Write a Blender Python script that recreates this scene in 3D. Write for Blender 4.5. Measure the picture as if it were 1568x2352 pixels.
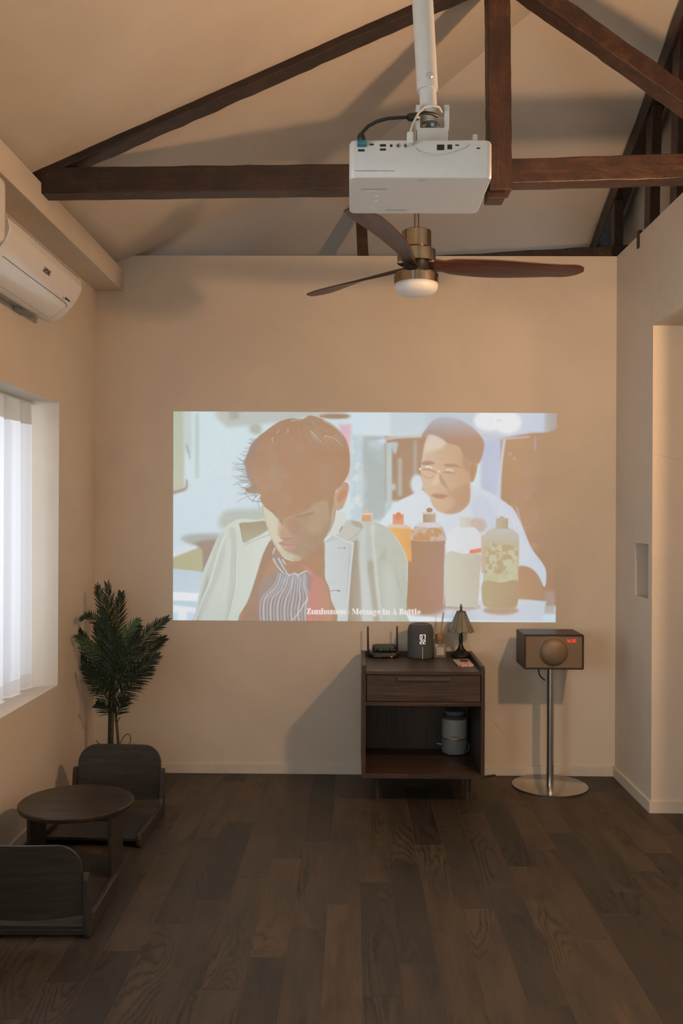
import bpy, bmesh, math, random
import numpy as np
from mathutils import Vector, Matrix

random.seed(7)
scene = bpy.context.scene
col = scene.collection
for o in list(bpy.data.objects):
    bpy.data.objects.remove(o, do_unlink=True)

# ------------------------------------------------------------------ camera
F = 2100.0                       # focal length in pixels of the 1568x2352 frame
CAM = Vector((0.0, -4.73, 1.345))
YAW, PITCH, ROLL = math.radians(0.655), math.radians(0.11), math.radians(0.28)
RM = Matrix.Rotation(YAW, 4, 'Z') @ Matrix.Rotation(math.pi/2 + PITCH, 4, 'X') @ Matrix.Rotation(ROLL, 4, 'Z')
cd = bpy.data.cameras.new('camera')
cd.sensor_fit = 'HORIZONTAL'; cd.sensor_width = 36.0
cd.lens = 36.0*F/1568.0
cd.clip_start = 0.05; cd.clip_end = 100
cam = bpy.data.objects.new('camera', cd); col.objects.link(cam)
cam.matrix_world = Matrix.Translation(CAM) @ RM
scene.camera = cam

# ------------------------------------------------------------------ light
EXPO = 0.45
vs = scene.view_settings
vs.view_transform = 'Standard'; vs.look = 'None'; vs.gamma = 1.0
vs.use_curve_mapping = False; vs.exposure = EXPO
world = bpy.data.worlds.new('world'); scene.world = world
world.use_nodes = True
bg = world.node_tree.nodes['Background']
bg.inputs[0].default_value = (0.75, 0.85, 1.0, 1); bg.inputs[1].default_value = 1.0

def add_light(name, kind, loc, energy, color, size=0.05, rot=(0, 0, 0), size_y=None):
    ld = bpy.data.lights.new(name, kind); ld.energy = energy; ld.color = color
    if kind == 'AREA':
        ld.shape = 'RECTANGLE'; ld.size = size; ld.size_y = size_y or size
    else:
        ld.shadow_soft_size = size
    o = bpy.data.objects.new(name, ld); col.objects.link(o)
    o.location = loc; o.rotation_euler = rot
    return o

WARM = (1.0, 0.60, 0.32)
# the reading lamp just right of the frame, beside the opening
add_light('room_lamp', 'POINT', (1.31, -2.20, 2.04), 50.0, WARM, 0.045)
# lamp of the side space behind the opening
add_light('alcove_lamp', 'POINT', (2.25, -1.75, 1.9), 14.0, WARM, 0.10)
# daylight outside the left window
add_light('window_daylight', 'AREA', (-1.95, -1.75, 1.25), 13.0, (0.92, 0.95, 1.0), 1.25,
          (0, math.radians(-90), 0), 2.2)
add_light('side_fill_light', 'AREA', (-1.95, -4.45, 1.25), 74.0, (0.92, 0.96, 0.94), 1.25,  # added cool fill for the right wall and floor; its window is made up
          (0, math.radians(-90), 0), 2.0)
# added fill behind the camera, shining in through a made-up rear window
add_light('rear_fill_light', 'AREA', (-0.2, -6.75, 1.55), 18.0, (0.92, 0.96, 0.94), 1.8,
          (math.radians(90), 0, 0), 1.2)

# ------------------------------------------------------------------ pixel -> point helpers
R3 = RM.to_3x3()
def ray(u, v):
    return R3 @ Vector(((u - 784.0)/F, -(v - 1176.0)/F, -1.0))
def Py(u, v, y):
    d = ray(u, v); return CAM + d*((y - CAM.y)/d.y)
def Px(u, v, x):
    d = ray(u, v); return CAM + d*((x - CAM.x)/d.x)
def Pz(u, v, z):
    d = ray(u, v); return CAM + d*((z - CAM.z)/d.z)

# ------------------------------------------------------------------ colour and material helpers
def lin(c):
    c = np.asarray(c, dtype=float)/255.0
    return np.where(c <= 0.04045, c/12.92, ((c + 0.055)/1.055)**2.4)

class NT:
    def __init__(s, name):
        s.m = bpy.data.materials.new(name); s.m.use_nodes = True
        s.t = s.m.node_tree; s.n = s.t.nodes; s.l = s.t.links
        s.b = s.n['Principled BSDF']; s.out = s.n['Material Output']
    def add(s, kind, **kw):
        x = s.n.new(kind)
        for k, v in kw.items():
            if k in ('operation', 'blend_type', 'wave_type', 'bands_direction', 'noise_dimensions',
                     'data_type', 'feature', 'wave_profile', 'attribute_name', 'rings_direction'):
                setattr(x, k, v)
            else:
                x.inputs[k].default_value = v
        return x
    def link(s, a, b): s.l.new(a, b)
    def coords(s, kind='Object', scale=(1, 1, 1), rot=(0, 0, 0)):
        tc = s.n.new('ShaderNodeTexCoord'); mp = s.n.new('ShaderNodeMapping')
        mp.inputs['Scale'].default_value = scale; mp.inputs['Rotation'].default_value = rot
        s.link(tc.outputs[kind], mp.inputs['Vector']); return mp.outputs['Vector']
    def noise(s, vec, scale, detail=4, rough=0.55, dist=0.0):
        x = s.add('ShaderNodeTexNoise', Scale=scale, Detail=detail, Roughness=rough, Distortion=dist)
        s.link(vec, x.inputs['Vector']); return x.outputs['Fac']
    def ramp(s, fac, stops):
        r = s.n.new('ShaderNodeValToRGB'); e = r.color_ramp.elements
        while len(e) < len(stops): e.new(0.5)
        for i, (p, c) in enumerate(stops):
            e[i].position = p; e[i].color = (*c, 1) if len(c) == 3 else c
        s.link(fac, r.inputs['Fac']); return r.outputs['Color']
    def bump(s, height, strength=0.2, dist=0.01, normal=None):
        b = s.n.new('ShaderNodeBump'); b.inputs['Strength'].default_value = strength
        b.inputs['Distance'].default_value = dist
        s.link(height, b.inputs['Height'])
        if normal is not None: s.link(normal, b.inputs['Normal'])
        s.link(b.outputs['Normal'], s.b.inputs['Normal']); return b.outputs['Normal']

def set_p(b, rough=0.6, metal=0.0, spec=None, emit=None, estr=1.0):
    b.inputs['Roughness'].default_value = rough; b.inputs['Metallic'].default_value = metal
    if spec is not None: b.inputs['Specular IOR Level'].default_value = spec
    if emit is not None:
        b.inputs['Emission Color'].default_value = (*emit, 1); b.inputs['Emission Strength'].default_value = estr

def plain(name, c, rough=0.6, metal=0.0, var=0.12, scale=40, spec=None, bump=0.0, emit=None, estr=1.0):
    """one colour with a faint procedural mottling"""
    t = NT(name); v = t.coords()
    f = t.noise(v, scale)
    a = tuple(x*(1 - var) for x in c); b = tuple(min(1, x*(1 + var)) for x in c)
    t.link(t.ramp(f, [(0.3, a), (0.7, b)]), t.b.inputs['Base Color'])
    set_p(t.b, rough, metal, spec, emit, estr)
    if bump: t.bump(f, bump, 0.002)
    return t.m

PL = (0.62, 0.545, 0.455)
def plaster_nodes(t, base=PL):
    v = t.coords('Object')
    big = t.noise(v, 1.3, 5, 0.6, 0.8)
    c1 = t.ramp(big, [(0.25, tuple(x*0.90 for x in base)), (0.55, base), (0.8, tuple(min(1, x*1.07) for x in base))])
    t.link(c1, t.b.inputs['Base Color'])
    set_p(t.b, 0.88, 0, 0.25)
    fine = t.noise(v, 90, 3, 0.6)
    mid = t.noise(v, 5.0, 4, 0.55, 1.6)
    # trowel arcs: thin ridges where a warped noise crosses its middle
    arc = t.noise(v, 1.5, 0, 0.3, 1.0)
    s1 = t.add('ShaderNodeMath', operation='SUBTRACT'); t.link(arc, s1.inputs[0]); s1.inputs[1].default_value = 0.5
    s2 = t.add('ShaderNodeMath', operation='ABSOLUTE'); t.link(s1.outputs[0], s2.inputs[0])
    edge = t.ramp(s2.outputs[0], [(0.0, (0, 0, 0)), (0.0035, (1, 1, 1))])
    gate = t.ramp(t.noise(v, 2.3, 2, 0.5), [(0.56, (0, 0, 0)), (0.68, (1, 1, 1))])
    mx = t.add('ShaderNodeMix', data_type='RGBA'); mx.inputs[6].default_value = (1, 1, 1, 1)
    t.link(gate, mx.inputs[0]); t.link(edge, mx.inputs[7])
    line = t.add('ShaderNodeMix', data_type='RGBA', blend_type='MULTIPLY'); line.inputs[0].default_value = 0.10
    t.link(c1, line.inputs[6]); t.link(mx.outputs[2], line.inputs[7]); t.link(line.outputs[2], t.b.inputs['Base Color'])
    n1 = t.bump(fine, 0.12, 0.002)
    n2 = t.bump(mid, 0.30, 0.010, n1)
    t.bump(mx.outputs[2], 0.35, 0.003, n2)

def plaster(name='plaster', base=PL):
    t = NT(name); plaster_nodes(t, base); return t.m

def timber(name, c1, c2, c3, rough=0.5):
    t = NT(name); v = t.coords('Generated')
    g = t.noise(v, 7.0, 6, 0.65, 0.4)
    w = t.coords('Object'); blot = t.noise(w, 9.0, 5, 0.7, 0.6)
    mx = t.add('ShaderNodeMath', operation='ADD'); t.link(g, mx.inputs[0]); t.link(blot, mx.inputs[1])
    hf = t.add('ShaderNodeMath', operation='MULTIPLY'); t.link(mx.outputs[0], hf.inputs[0]); hf.inputs[1].default_value = 0.5
    t.link(t.ramp(hf.outputs[0], [(0.36, c1), (0.52, c2), (0.68, c3)]), t.b.inputs['Base Color'])
    set_p(t.b, rough, 0, 0.5)
    fine = t.noise(w, 45, 5, 0.7)
    n1 = t.bump(fine, 0.35, 0.004); t.bump(blot, 0.5, 0.012, n1)
    return t.m

def veneer(name, c1, c2, c3, axis='X', rough=0.45, k=1.0):
    """wood with grain along one object axis"""
    sc = {'X': (1.2, 16, 16), 'Y': (16, 1.2, 16), 'Z': (16, 16, 1.2)}[axis]
    t = NT(name); v = t.coords('Object', tuple(x*k for x in sc))
    g = t.noise(v, 2.2, 6, 0.62, 0.9); g2 = t.noise(v, 14, 4, 0.6, 0.2)
    mx = t.add('ShaderNodeMath', operation='MULTIPLY_ADD'); t.link(g2, mx.inputs[0]); mx.inputs[1].default_value = 0.35
    t.link(g, mx.inputs[2])
    t.link(t.ramp(mx.outputs[0], [(0.45, c1), (0.66, c2), (0.86, c3)]), t.b.inputs['Base Color'])
    set_p(t.b, rough, 0, 0.4); t.bump(mx.outputs[0], 0.08, 0.002)
    return t.m

# ------------------------------------------------------------------ mesh helpers
class MB:
    def __init__(s): s.v = []; s.f = []
    def add(s, vs, fs):
        k = len(s.v); s.v += [tuple(p) for p in vs]; s.f += [tuple(i + k for i in f) for f in fs]; return s
    def box(s, x0, x1, y0, y1, z0, z1):
        vs = [(x0, y0, z0), (x1, y0, z0), (x1, y1, z0), (x0, y1, z0), (x0, y0, z1), (x1, y0, z1), (x1, y1, z1), (x0, y1, z1)]
        return s.add(vs, [(0, 3, 2, 1), (4, 5, 6, 7), (0, 1, 5, 4), (1, 2, 6, 5), (2, 3, 7, 6), (3, 0, 4, 7)])
    def hexa(s, b, t):
        """b, t: four bottom and four top corners"""
        return s.add(list(b) + list(t), [(0, 3, 2, 1), (4, 5, 6, 7), (0, 1, 5, 4), (1, 2, 6, 5), (2, 3, 7, 6), (3, 0, 4, 7)])
    def lathe(s, prof, n=32, c=(0, 0, 0), cap=True, mat=None):
        vs = []; fs = []; m = len(prof)
        for i in range(n):
            a = 2*math.pi*i/n
            for r, z in prof: vs.append((r*math.cos(a), r*math.sin(a), z))
        for i in range(n):
            j = (i + 1) % n
            for k in range(m - 1): fs.append((i*m + k, j*m + k, j*m + k + 1, i*m + k + 1))
        if cap:
            if prof[0][0] > 1e-6: fs.append(tuple(i*m for i in reversed(range(n))))
            if prof[-1][0] > 1e-6: fs.append(tuple(i*m + m - 1 for i in range(n)))
        M = mat or Matrix.Identity(4)
        return s.add([M @ Vector(p) + Vector(c) for p in vs], fs)
    def tube(s, pts, r, n=8, cap=True):
        pts = [Vector(p) for p in pts]; N = len(pts)
        rs = r if isinstance(r, (list, tuple)) else [r]*N
        vs = []; fs = []; up = None
        for i, p in enumerate(pts):
            t = (pts[min(i + 1, N - 1)] - pts[max(i - 1, 0)]).normalized()
            if up is None:
                up = Vector((0, 0, 1)) if abs(t.z) < 0.9 else Vector((0, 1, 0))
            a = up - t*up.dot(t)
            if a.length < 1e-5: a = t.orthogonal()
            a.normalize(); up = a; b = t.cross(a)
            for k in range(n):
                q = 2*math.pi*k/n; vs.append(p + a*(rs[i]*math.cos(q)) + b*(rs[i]*math.sin(q)))
        for i in range(N - 1):
            for k in range(n):
                k2 = (k + 1) % n
                fs.append((i*n + k, i*n + k2, (i + 1)*n + k2, (i + 1)*n + k))
        if cap: fs += [tuple(reversed(range(n))), tuple((N - 1)*n + k for k in range(n))]
        return s.add(vs, fs)
    def prism(s, pts, fn, d0, d1):
        """2-D outline pts extruded from d0 to d1; fn(a, b, d) -> point"""
        n = len(pts)
        vs = [fn(a, b, d0) for a, b in pts] + [fn(a, b, d1) for a, b in pts]
        fs = [tuple(reversed(range(n))), tuple(range(n, 2*n))]
        fs += [(i, (i + 1) % n, n + (i + 1) % n, n + i) for i in range(n)]
        return s.add(vs, fs)
    def build(s, name, mat, parent=None, smooth=False, bevel=0.0, seg=2, angle=40):
        me = bpy.data.meshes.new(name); me.from_pydata([tuple(p) for p in s.v], [], s.f); me.update()
        bm = bmesh.new(); bm.from_mesh(me); bmesh.ops.recalc_face_normals(bm, faces=bm.faces)
        bm.to_mesh(me); bm.free()
        o = bpy.data.objects.new(name, me); col.objects.link(o)
        if mat is not None: me.materials.append(mat)
        if smooth:
            for p in me.polygons: p.use_smooth = True
            if smooth != 'all':
                me.set_sharp_from_angle(angle=math.radians(angle))
        if bevel:
            b = o.modifiers.new('bevel', 'BEVEL'); b.width = bevel; b.segments = seg
            b.limit_method = 'ANGLE'; b.angle_limit = math.radians(35)
        if parent is not None: o.parent = parent
        return o

def tag(o, label=None, cat=None, group=None, kind=None):
    if label: o['label'] = label
    if cat: o['category'] = cat
    if group: o['group'] = group
    if kind: o['kind'] = kind
    return o
def thing(name, label, cat, loc=(0, 0, 0), rz=0.0, group=None):
    o = bpy.data.objects.new(name, None); col.objects.link(o)
    o.empty_display_size = 0.05
    o.location = loc; o.rotation_euler = (0, 0, rz)
    return tag(o, label, cat, group)
def copy_tree(o, parent=None):
    c = o.copy(); col.objects.link(c); c.parent = parent
    for ch in o.children: copy_tree(ch, c)
    return c
def struct(mb, name, mat, parent=None, **kw):
    o = mb.build(name, mat, parent, **kw)
    if parent is None: o['kind'] = 'structure'
    return o
def rrect(w, h, r, n=6):
    """rounded rectangle outline centred on 0"""
    pts = []
    for cx, cy, a0 in ((w/2 - r, h/2 - r, 0), (-w/2 + r, h/2 - r, 90), (-w/2 + r, -h/2 + r, 180), (w/2 - r, -h/2 + r, 270)):
        for i in range(n + 1):
            a = math.radians(a0 + 90*i/n); pts.append((cx + r*math.cos(a), cy + r*math.sin(a)))
    return pts
def text_mesh(body, size, extrude=0.0004):
    cu = bpy.data.curves.new('lettering', 'FONT'); cu.body = body; cu.size = size; cu.extrude = extrude
    cu.align_x = 'CENTER'; cu.align_y = 'CENTER'
    o = bpy.data.objects.new('lettering', cu); col.objects.link(o)
    dg = bpy.context.evaluated_depsgraph_get()
    me = bpy.data.meshes.new_from_object(o.evaluated_get(dg))
    bpy.data.objects.remove(o, do_unlink=True)
    return me

# ================================================================== the room shell
XL, XR = -1.333, 1.36           # faces of the left and right walls
WT = 2.68                        # top of the back and right walls
YR = -6.6                        # rear wall
YP = -0.572                      # pier corner on the right
YJ = -1.35                       # unseen near jamb, set here to shade the alcove wall from the lamp
WY0, WY1, WZ0, WZ1 = -0.587, -2.45, 0.560, 1.842   # left window opening
W3a, W3b = -3.45, -5.45           # unseen second left opening, added to let the side fill in
M_pl = plaster('wall_plaster')
M_base = plain('painted_baseboard', (0.60, 0.54, 0.46), 0.5, var=0.04, scale=12)
M_sill = plaster('sill_plaster', (0.70, 0.66, 0.60))

def zl(x): return 3.187 + 0.4436*x           # left roof slope
def zb(y): return 3.205 - 0.427*y            # back roof slope

struct(MB().box(XL - 0.30, 1.62, 0.0, 0.10, -0.05, WT), 'wall_back', M_pl)
m = MB()
m.box(XL - 0.30, XL, WY0, 0.0, -0.05, 2.62)
m.box(XL - 0.30, XL, WY1, WY0, WZ1, 2.62)
m.box(XL - 0.30, XL, WY1, WY0, -0.05, WZ0)
m.box(XL - 0.30, XL, W3a, WY1, -0.05, 2.62)
m.box(XL - 0.30, XL, W3b, W3a, WZ1, 2.62)
m.box(XL - 0.30, XL, W3b, W3a, -0.05, WZ0)
m.box(XL - 0.30, XL, YR, W3b, -0.05, 2.62)
m.box(XL - 0.30, XL - 0.02, 0.10, 1.40, -0.05, 2.62)
struct(m, 'wall_left', M_pl)
# right wall: pier with a niche, header over the opening, and the wall beyond it
NY0, NY1, NZ0, NZ1 = -0.325, -0.520, 0.962, 1.212
m = MB()
m.box(XR, XR + 0.14, NY0, 0.0, -0.05, WT)
m.box(XR, XR + 0.14, YP, NY1, -0.05, WT)
m.box(XR, XR + 0.14, NY1, NY0, -0.05, NZ0)
m.box(XR, XR + 0.14, NY1, NY0, NZ1, WT)
m.box(XR + 0.12, XR + 0.14, NY1, NY0, NZ0, NZ1)
m.box(XR, XR + 0.14, YJ, YP, 2.205, WT)
m.box(XR, XR + 0.14, YR, YJ, -0.05, WT)
struct(m, 'wall_right', M_pl)
# the side space behind the opening
struct(MB().box(XR + 0.14, 3.2, YP, 0.10, -0.05, 2.35), 'wall_alcove', M_pl)
struct(MB().box(3.2, 3.3, -3.6, 0.1, -0.05, 2.35), 'wall_alcove_end', M_pl)
struct(MB().box(XR + 0.14, 3.3, -3.6, -3.5, -0.05, 2.35), 'wall_alcove_front', M_pl)
struct(MB().box(XR + 0.14, 3.3, -3.6, 0.1, 2.35, 2.42), 'ceiling_alcove', M_pl)
# rear wall with an opening added behind the camera for the fill light
RWX0, RWX1, RWZ0, RWZ1 = -1.05, 0.65, 0.95, 2.15
m = MB()
m.box(XL - 0.30, RWX0, YR - 0.1, YR, -0.05, 4.0)
m.box(RWX1, 1.62, YR - 0.1, YR, -0.05, 4.0)
m.box(RWX0, RWX1, YR - 0.1, YR, -0.05, RWZ0)
m.box(RWX0, RWX1, YR - 0.1, YR, RWZ1, 4.0)
struct(m, 'wall_rear', M_pl)
# outer wall of the loft behind the back wall, and the loft side panel over the right wall
struct(MB().box(XL - 0.30, 1.62, 1.36, 1.46, -0.05, 2.75), 'wall_loft_back', M_pl)
struct(MB().box(1.52, 1.60, YR, 1.40, 2.60, 4.1), 'wall_loft_right', M_pl)
# roof underside: left slope and back slope meeting in a hip
hipx = lambda y: (zb(y) - 3.187)/0.4436
def slab(pts, zf, t=0.06):
    mm = MB(); n = len(pts)
    vs = [(x, y, zf(x, y)) for x, y in pts] + [(x, y, zf(x, y) + t) for x, y in pts]
    mm.add(vs, [tuple(range(n)), tuple(reversed(range(n, 2*n)))] + [(i, (i + 1) % n, n + (i + 1) % n, n + i) for i in range(n)])
    return mm
yc = (3.205 - zl(1.60))/0.427
m = slab([(-1.70, YR - 0.1), (1.60, YR - 0.1), (1.60, yc), (hipx(1.46), 1.46), (-1.70, 1.46)], lambda x, y: zl(x))
m2 = slab([(1.60, yc), (1.60, 1.46), (hipx(1.46), 1.46)], lambda x, y: zb(y))
m.add(m2.v, m2.f)
struct(m, 'ceiling', M_pl)
# plastered beam along the left wall
struct(MB().box(XL - 0.02, -1.192, YR, 0.0, 2.494, 2.606), 'trim_1', M_pl, bevel=0.004)
# baseboards
struct(MB().box(XL, XR, -0.012, 0.0, 0.0, 0.050), 'baseboard_back', M_base, bevel=0.002)
struct(MB().box(XR - 0.012, XR, YP, 0.0, 0.0, 0.050), 'baseboard_right', M_base)
struct(MB().box(XR - 0.012, 3.2, YP - 0.012, YP, 0.0, 0.050), 'baseboard_alcove', M_base)
struct(MB().box(XL, XL + 0.012, YR, 0.0, 0.0, 0.050), 'baseboard_left', M_base, bevel=0.002)

# ------------------------------------------------------------------ floor: every plank its own piece
M_sub = plain('plank_joint', (0.13, 0.075, 0.04), 0.6)
fl = struct(MB().box(XL - 0.3, 3.3, YR - 0.1, 1.46, -0.06, -0.0008), 'floor', M_sub)
def plank_mat():
    t = NT('smoked_oak_plank')
    oi = t.n.new('ShaderNodeObjectInfo')
    off = t.add('ShaderNodeVectorMath', operation='SCALE'); off.inputs[3].default_value = 37.0
    cmb = t.n.new('ShaderNodeCombineXYZ')
    for i in range(3): t.link(oi.outputs['Random'], cmb.inputs[i])
    t.link(cmb.outputs[0], off.inputs[0])
    tc = t.n.new('ShaderNodeTexCoord')
    ad = t.add('ShaderNodeVectorMath', operation='ADD'); t.link(tc.outputs['Object'], ad.inputs[0]); t.link(off.outputs[0], ad.inputs[1])
    def mapped(sc):
        mp = t.n.new('ShaderNodeMapping'); mp.inputs['Scale'].default_value = sc
        t.link(ad.outputs[0], mp.inputs['Vector']); return mp.outputs['Vector']
    # cathedral figure: contour lines of a noise stretched along the plank, only in patches
    body = t.noise(mapped((6.0, 0.85, 1)), 1.0, 2, 0.45, 0.35)
    jag = t.noise(mapped((90, 30, 1)), 1.0, 2, 0.5)
    jm = t.add('ShaderNodeMath', operation='MULTIPLY_ADD'); t.link(jag, jm.inputs[0]); jm.inputs[1].default_value = 0.035; t.link(body, jm.inputs[2])
    mul = t.add('ShaderNodeMath', operation='MULTIPLY'); t.link(jm.outputs[0], mul.inputs[0]); mul.inputs[1].default_value = 46.0
    fr = t.add('ShaderNodeMath', operation='PINGPONG'); t.link(mul.outputs[0], fr.inputs[0]); fr.inputs[1].default_value = 1.0
    gate = t.ramp(t.noise(mapped((5.0, 1.6, 1)), 1.0, 1, 0.4), [(0.50, (0.10, 0.10, 0.10)), (0.62, (1, 1, 1))])
    lines = t.ramp(fr.outputs[0], [(0.05, (0.40, 0.41, 0.43)), (0.45, (1, 1, 1)), (0.9, (1.15, 1.12, 1.07))])
    fig = t.add('ShaderNodeMix', data_type='RGBA'); fig.inputs[6].default_value = (1, 1, 1, 1)
    t.link(gate, fig.inputs[0]); t.link(lines, fig.inputs[7])
    pore = t.noise(mapped((330, 10, 1)), 1.0, 3, 0.65)
    blot = t.noise(mapped((14, 3.0, 1)), 1.0, 3, 0.6)
    mix = t.add('ShaderNodeMath', operation='MULTIPLY_ADD'); t.link(pore, mix.inputs[0]); mix.inputs[1].default_value = 0.75; t.link(blot, mix.inputs[2])
    g0 = t.ramp(mix.outputs[0], [(0.55, (0.60, 0.60, 0.61)), (0.85, (1.0, 1.0, 1.0)), (1.12, (1.32, 1.28, 1.20))])
    gm = t.add('ShaderNodeMix', data_type='RGBA', blend_type='MULTIPLY'); gm.inputs[0].default_value = 1.0
    t.link(g0, gm.inputs[6]); t.link(fig.outputs[2], gm.inputs[7]); grain = gm.outputs[2]
    tone = t.ramp(oi.outputs['Random'], [(0.0, (0.026, 0.0205, 0.0150)), (0.16, (0.033, 0.0255, 0.0185)), (0.45, (0.046, 0.0330, 0.0220)),
                                       (0.8, (0.055, 0.0385, 0.0245)), (1.0, (0.068, 0.047, 0.029))])
    mm = t.add('ShaderNodeMix', data_type='RGBA', blend_type='MULTIPLY'); mm.inputs[0].default_value = 1.0
    t.link(tone, mm.inputs[6]); t.link(grain, mm.inputs[7])
    t.link(mm.outputs[2], t.b.inputs['Base Color'])
    set_p(t.b, 0.52, 0, 0.45); t.bump(mix.outputs[0], 0.06, 0.002)
    return t.m
M_plank = plank_mat()
PW, PLEN, PSH, PD0 = 0.1135, 0.794, 0.1908, 3.343
def plank_mesh(w, l):
    b = 0.0008; hw, hl = w/2 - 0.00045, l/2 - 0.00045
    vs = [(sx*hw, sy*hl, -0.004) for sx, sy in ((-1, -1), (1, -1), (1, 1), (-1, 1))] + \
         [(sx*hw, sy*hl, -0.0008) for sx, sy in ((-1, -1), (1, -1), (1, 1), (-1, 1))] + \
         [(sx*(hw - b), sy*(hl - b), 0.0) for sx, sy in ((-1, -1), (1, -1), (1, 1), (-1, 1))]
    fs = [(8, 9, 10, 11)]
    for k in (0, 4): fs += [(k + i, k + (i + 1) % 4, k + 4 + (i + 1) % 4, k + 4 + i) for i in range(4)]
    me = bpy.data.meshes.new('plank'); me.from_pydata(vs, [], fs); me.update(); me.materials.append(M_plank); return me
full = plank_mesh(PW, PLEN); cache = {}
X0 = 0.036
for i in range(-13, 18):
    xc = X0 + (i + 0.5)*PW
    xa, xb = xc - PW/2, xc + PW/2
    ymax = 0.0 if xb < XR + 0.01 else YP
    d = PD0 + PSH*i
    while d > 1.6: d -= PLEN
    while d < 0.8: d += PLEN
    while True:
        ya, yb = CAM.y + d, CAM.y + d + PLEN
        d += PLEN
        if ya >= ymax: break
        if yb < CAM.y + 1.60: continue
        yb = min(yb, ymax)
        l = yb - ya
        if l < 0.02: continue
        w = PW
        if abs(l - PLEN) < 1e-4: me = full
        else: me = plank_mesh(w, l)
        o = bpy.data.objects.new('plank', me); col.objects.link(o)
        o.location = (xc, (ya + yb)/2, 0.0); o.parent = fl
# the ripped course that runs along the right pier
i = int((XR - X0)//PW); xa = X0 + i*PW
for ya, yb in ((YP, -0.21), (-0.21, 0.0)):
    o = bpy.data.objects.new('plank', plank_mesh(XR - xa, yb - ya)); col.objects.link(o)
    o.location = ((xa + XR)/2, (ya + yb)/2, 0.0); o.parent = fl
# the floor behind the camera: plank courses too far outside the picture to part
m = MB()
for i in range(-13, 18):
    xc = X0 + (i + 0.5)*PW
    m.box(xc - PW/2 + 0.0006, xc + PW/2 - 0.0006, YR, CAM.y + 1.60 - PLEN, -0.004, 0.0)
o = m.build('plank_courses', M_plank, fl); o['kind'] = 'stuff'

# ------------------------------------------------------------------ left window with its curtain
M_wf = plain('window_frame_white', (0.75, 0.76, 0.76), 0.4, var=0.03)
tg = NT('window_glass'); tg.n.remove(tg.b)
tr = tg.n.new('ShaderNodeBsdfTransparent'); tr.inputs[0].default_value = (0.95, 0.97, 0.97, 1)
gl = tg.n.new('ShaderNodeBsdfGlossy'); gl.inputs['Roughness'].default_value = 0.05
ms = tg.n.new('ShaderNodeMixShader'); ms.inputs[0].default_value = 0.06
tg.link(tr.outputs[0], ms.inputs[1]); tg.link(gl.outputs[0], ms.inputs[2]); tg.link(ms.outputs[0], tg.out.inputs['Surface'])
M_glass = tg.m
m = MB(); xw = XL - 0.26
for a, b in ((WY1, WY1 + 0.05), (WY0 - 0.05, WY0), (-1.54, -1.49)):
    m.box(xw - 0.02, xw + 0.03, a, b, WZ0, WZ1)
m.box(xw - 0.02, xw + 0.03, WY1, WY0, WZ0, WZ0 + 0.05); m.box(xw - 0.02, xw + 0.03, WY1, WY0, WZ1 - 0.05, WZ1)
wn = struct(m, 'window_1', M_wf)
for a, b in ((WY1 + 0.05, -1.54), (-1.49, WY0 - 0.05)):
    MB().box(xw + 0.002, xw + 0.006, a, b, WZ0 + 0.05, WZ1 - 0.05).build('pane', M_glass, wn)
m = MB()
for a, b in ((W3b, W3b + 0.05), (W3a - 0.05, W3a), (-4.475, -4.425)):
    m.box(xw - 0.02, xw + 0.03, a, b, WZ0, WZ1)
m.box(xw - 0.02, xw + 0.03, W3b, W3a, WZ0, WZ0 + 0.05); m.box(xw - 0.02, xw + 0.03, W3b, W3a, WZ1 - 0.05, WZ1)
wn3 = struct(m, 'added_side_window', M_wf)  # unseen frame, added around the opening of the side fill
for a, b in ((W3b + 0.05, -4.475), (-4.425, W3a - 0.05)):
    MB().box(xw + 0.002, xw + 0.006, a, b, WZ0 + 0.05, WZ1 - 0.05).build('pane', M_glass, wn3)
m = MB(); a, b = YR - 0.07, YR - 0.03
for x0, x1 in ((RWX0, RWX0 + 0.05), (RWX1 - 0.05, RWX1), (-0.225, -0.175)): m.box(x0, x1, a, b, RWZ0, RWZ1)
m.box(RWX0, RWX1, a, b, RWZ0, RWZ0 + 0.05); m.box(RWX0, RWX1, a, b, RWZ1 - 0.05, RWZ1)
wn2 = struct(m, 'added_rear_window', M_wf)  # made-up frame for the opening of the rear fill
for x0, x1 in ((RWX0 + 0.05, -0.225), (-0.175, RWX1 - 0.05)):
    MB().box(x0, x1, YR - 0.052, YR - 0.048, RWZ0 + 0.05, RWZ1 - 0.05).build('pane', M_glass, wn2)

def cloth(name, c, trans, transp):
    t = NT(name); t.n.remove(t.b)
    v = t.coords('Object', (1, 60, 60)); f = t.noise(v, 5, 2)
    cr = t.ramp(f, [(0.3, tuple(x*0.96 for x in c)), (0.7, c)])
    d = t.n.new('ShaderNodeBsdfDiffuse'); tl = t.n.new('ShaderNodeBsdfTranslucent'); tp = t.n.new('ShaderNodeBsdfTransparent')
    t.link(cr, d.inputs[0]); t.link(cr, tl.inputs[0])
    m1 = t.n.new('ShaderNodeMixShader'); m1.inputs[0].default_value = trans
    t.link(d.outputs[0], m1.inputs[1]); t.link(tl.outputs[0], m1.inputs[2])
    m2 = t.n.new('ShaderNodeMixShader'); m2.inputs[0].default_value = transp
    t.link(m1.outputs[0], m2.inputs[1]); t.link(tp.outputs[0], m2.inputs[2])
    t.link(m2.outputs[0], t.out.inputs['Surface']); return t.m
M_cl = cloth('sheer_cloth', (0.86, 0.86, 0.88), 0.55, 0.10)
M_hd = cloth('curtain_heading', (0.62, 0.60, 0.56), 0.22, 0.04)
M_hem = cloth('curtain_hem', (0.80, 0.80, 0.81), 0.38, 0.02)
cu = thing('sheer_curtain', 'white pleated sheer curtain hanging in the left window recess', 'curtain', (-1.455, -1.5, WZ0))
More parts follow.
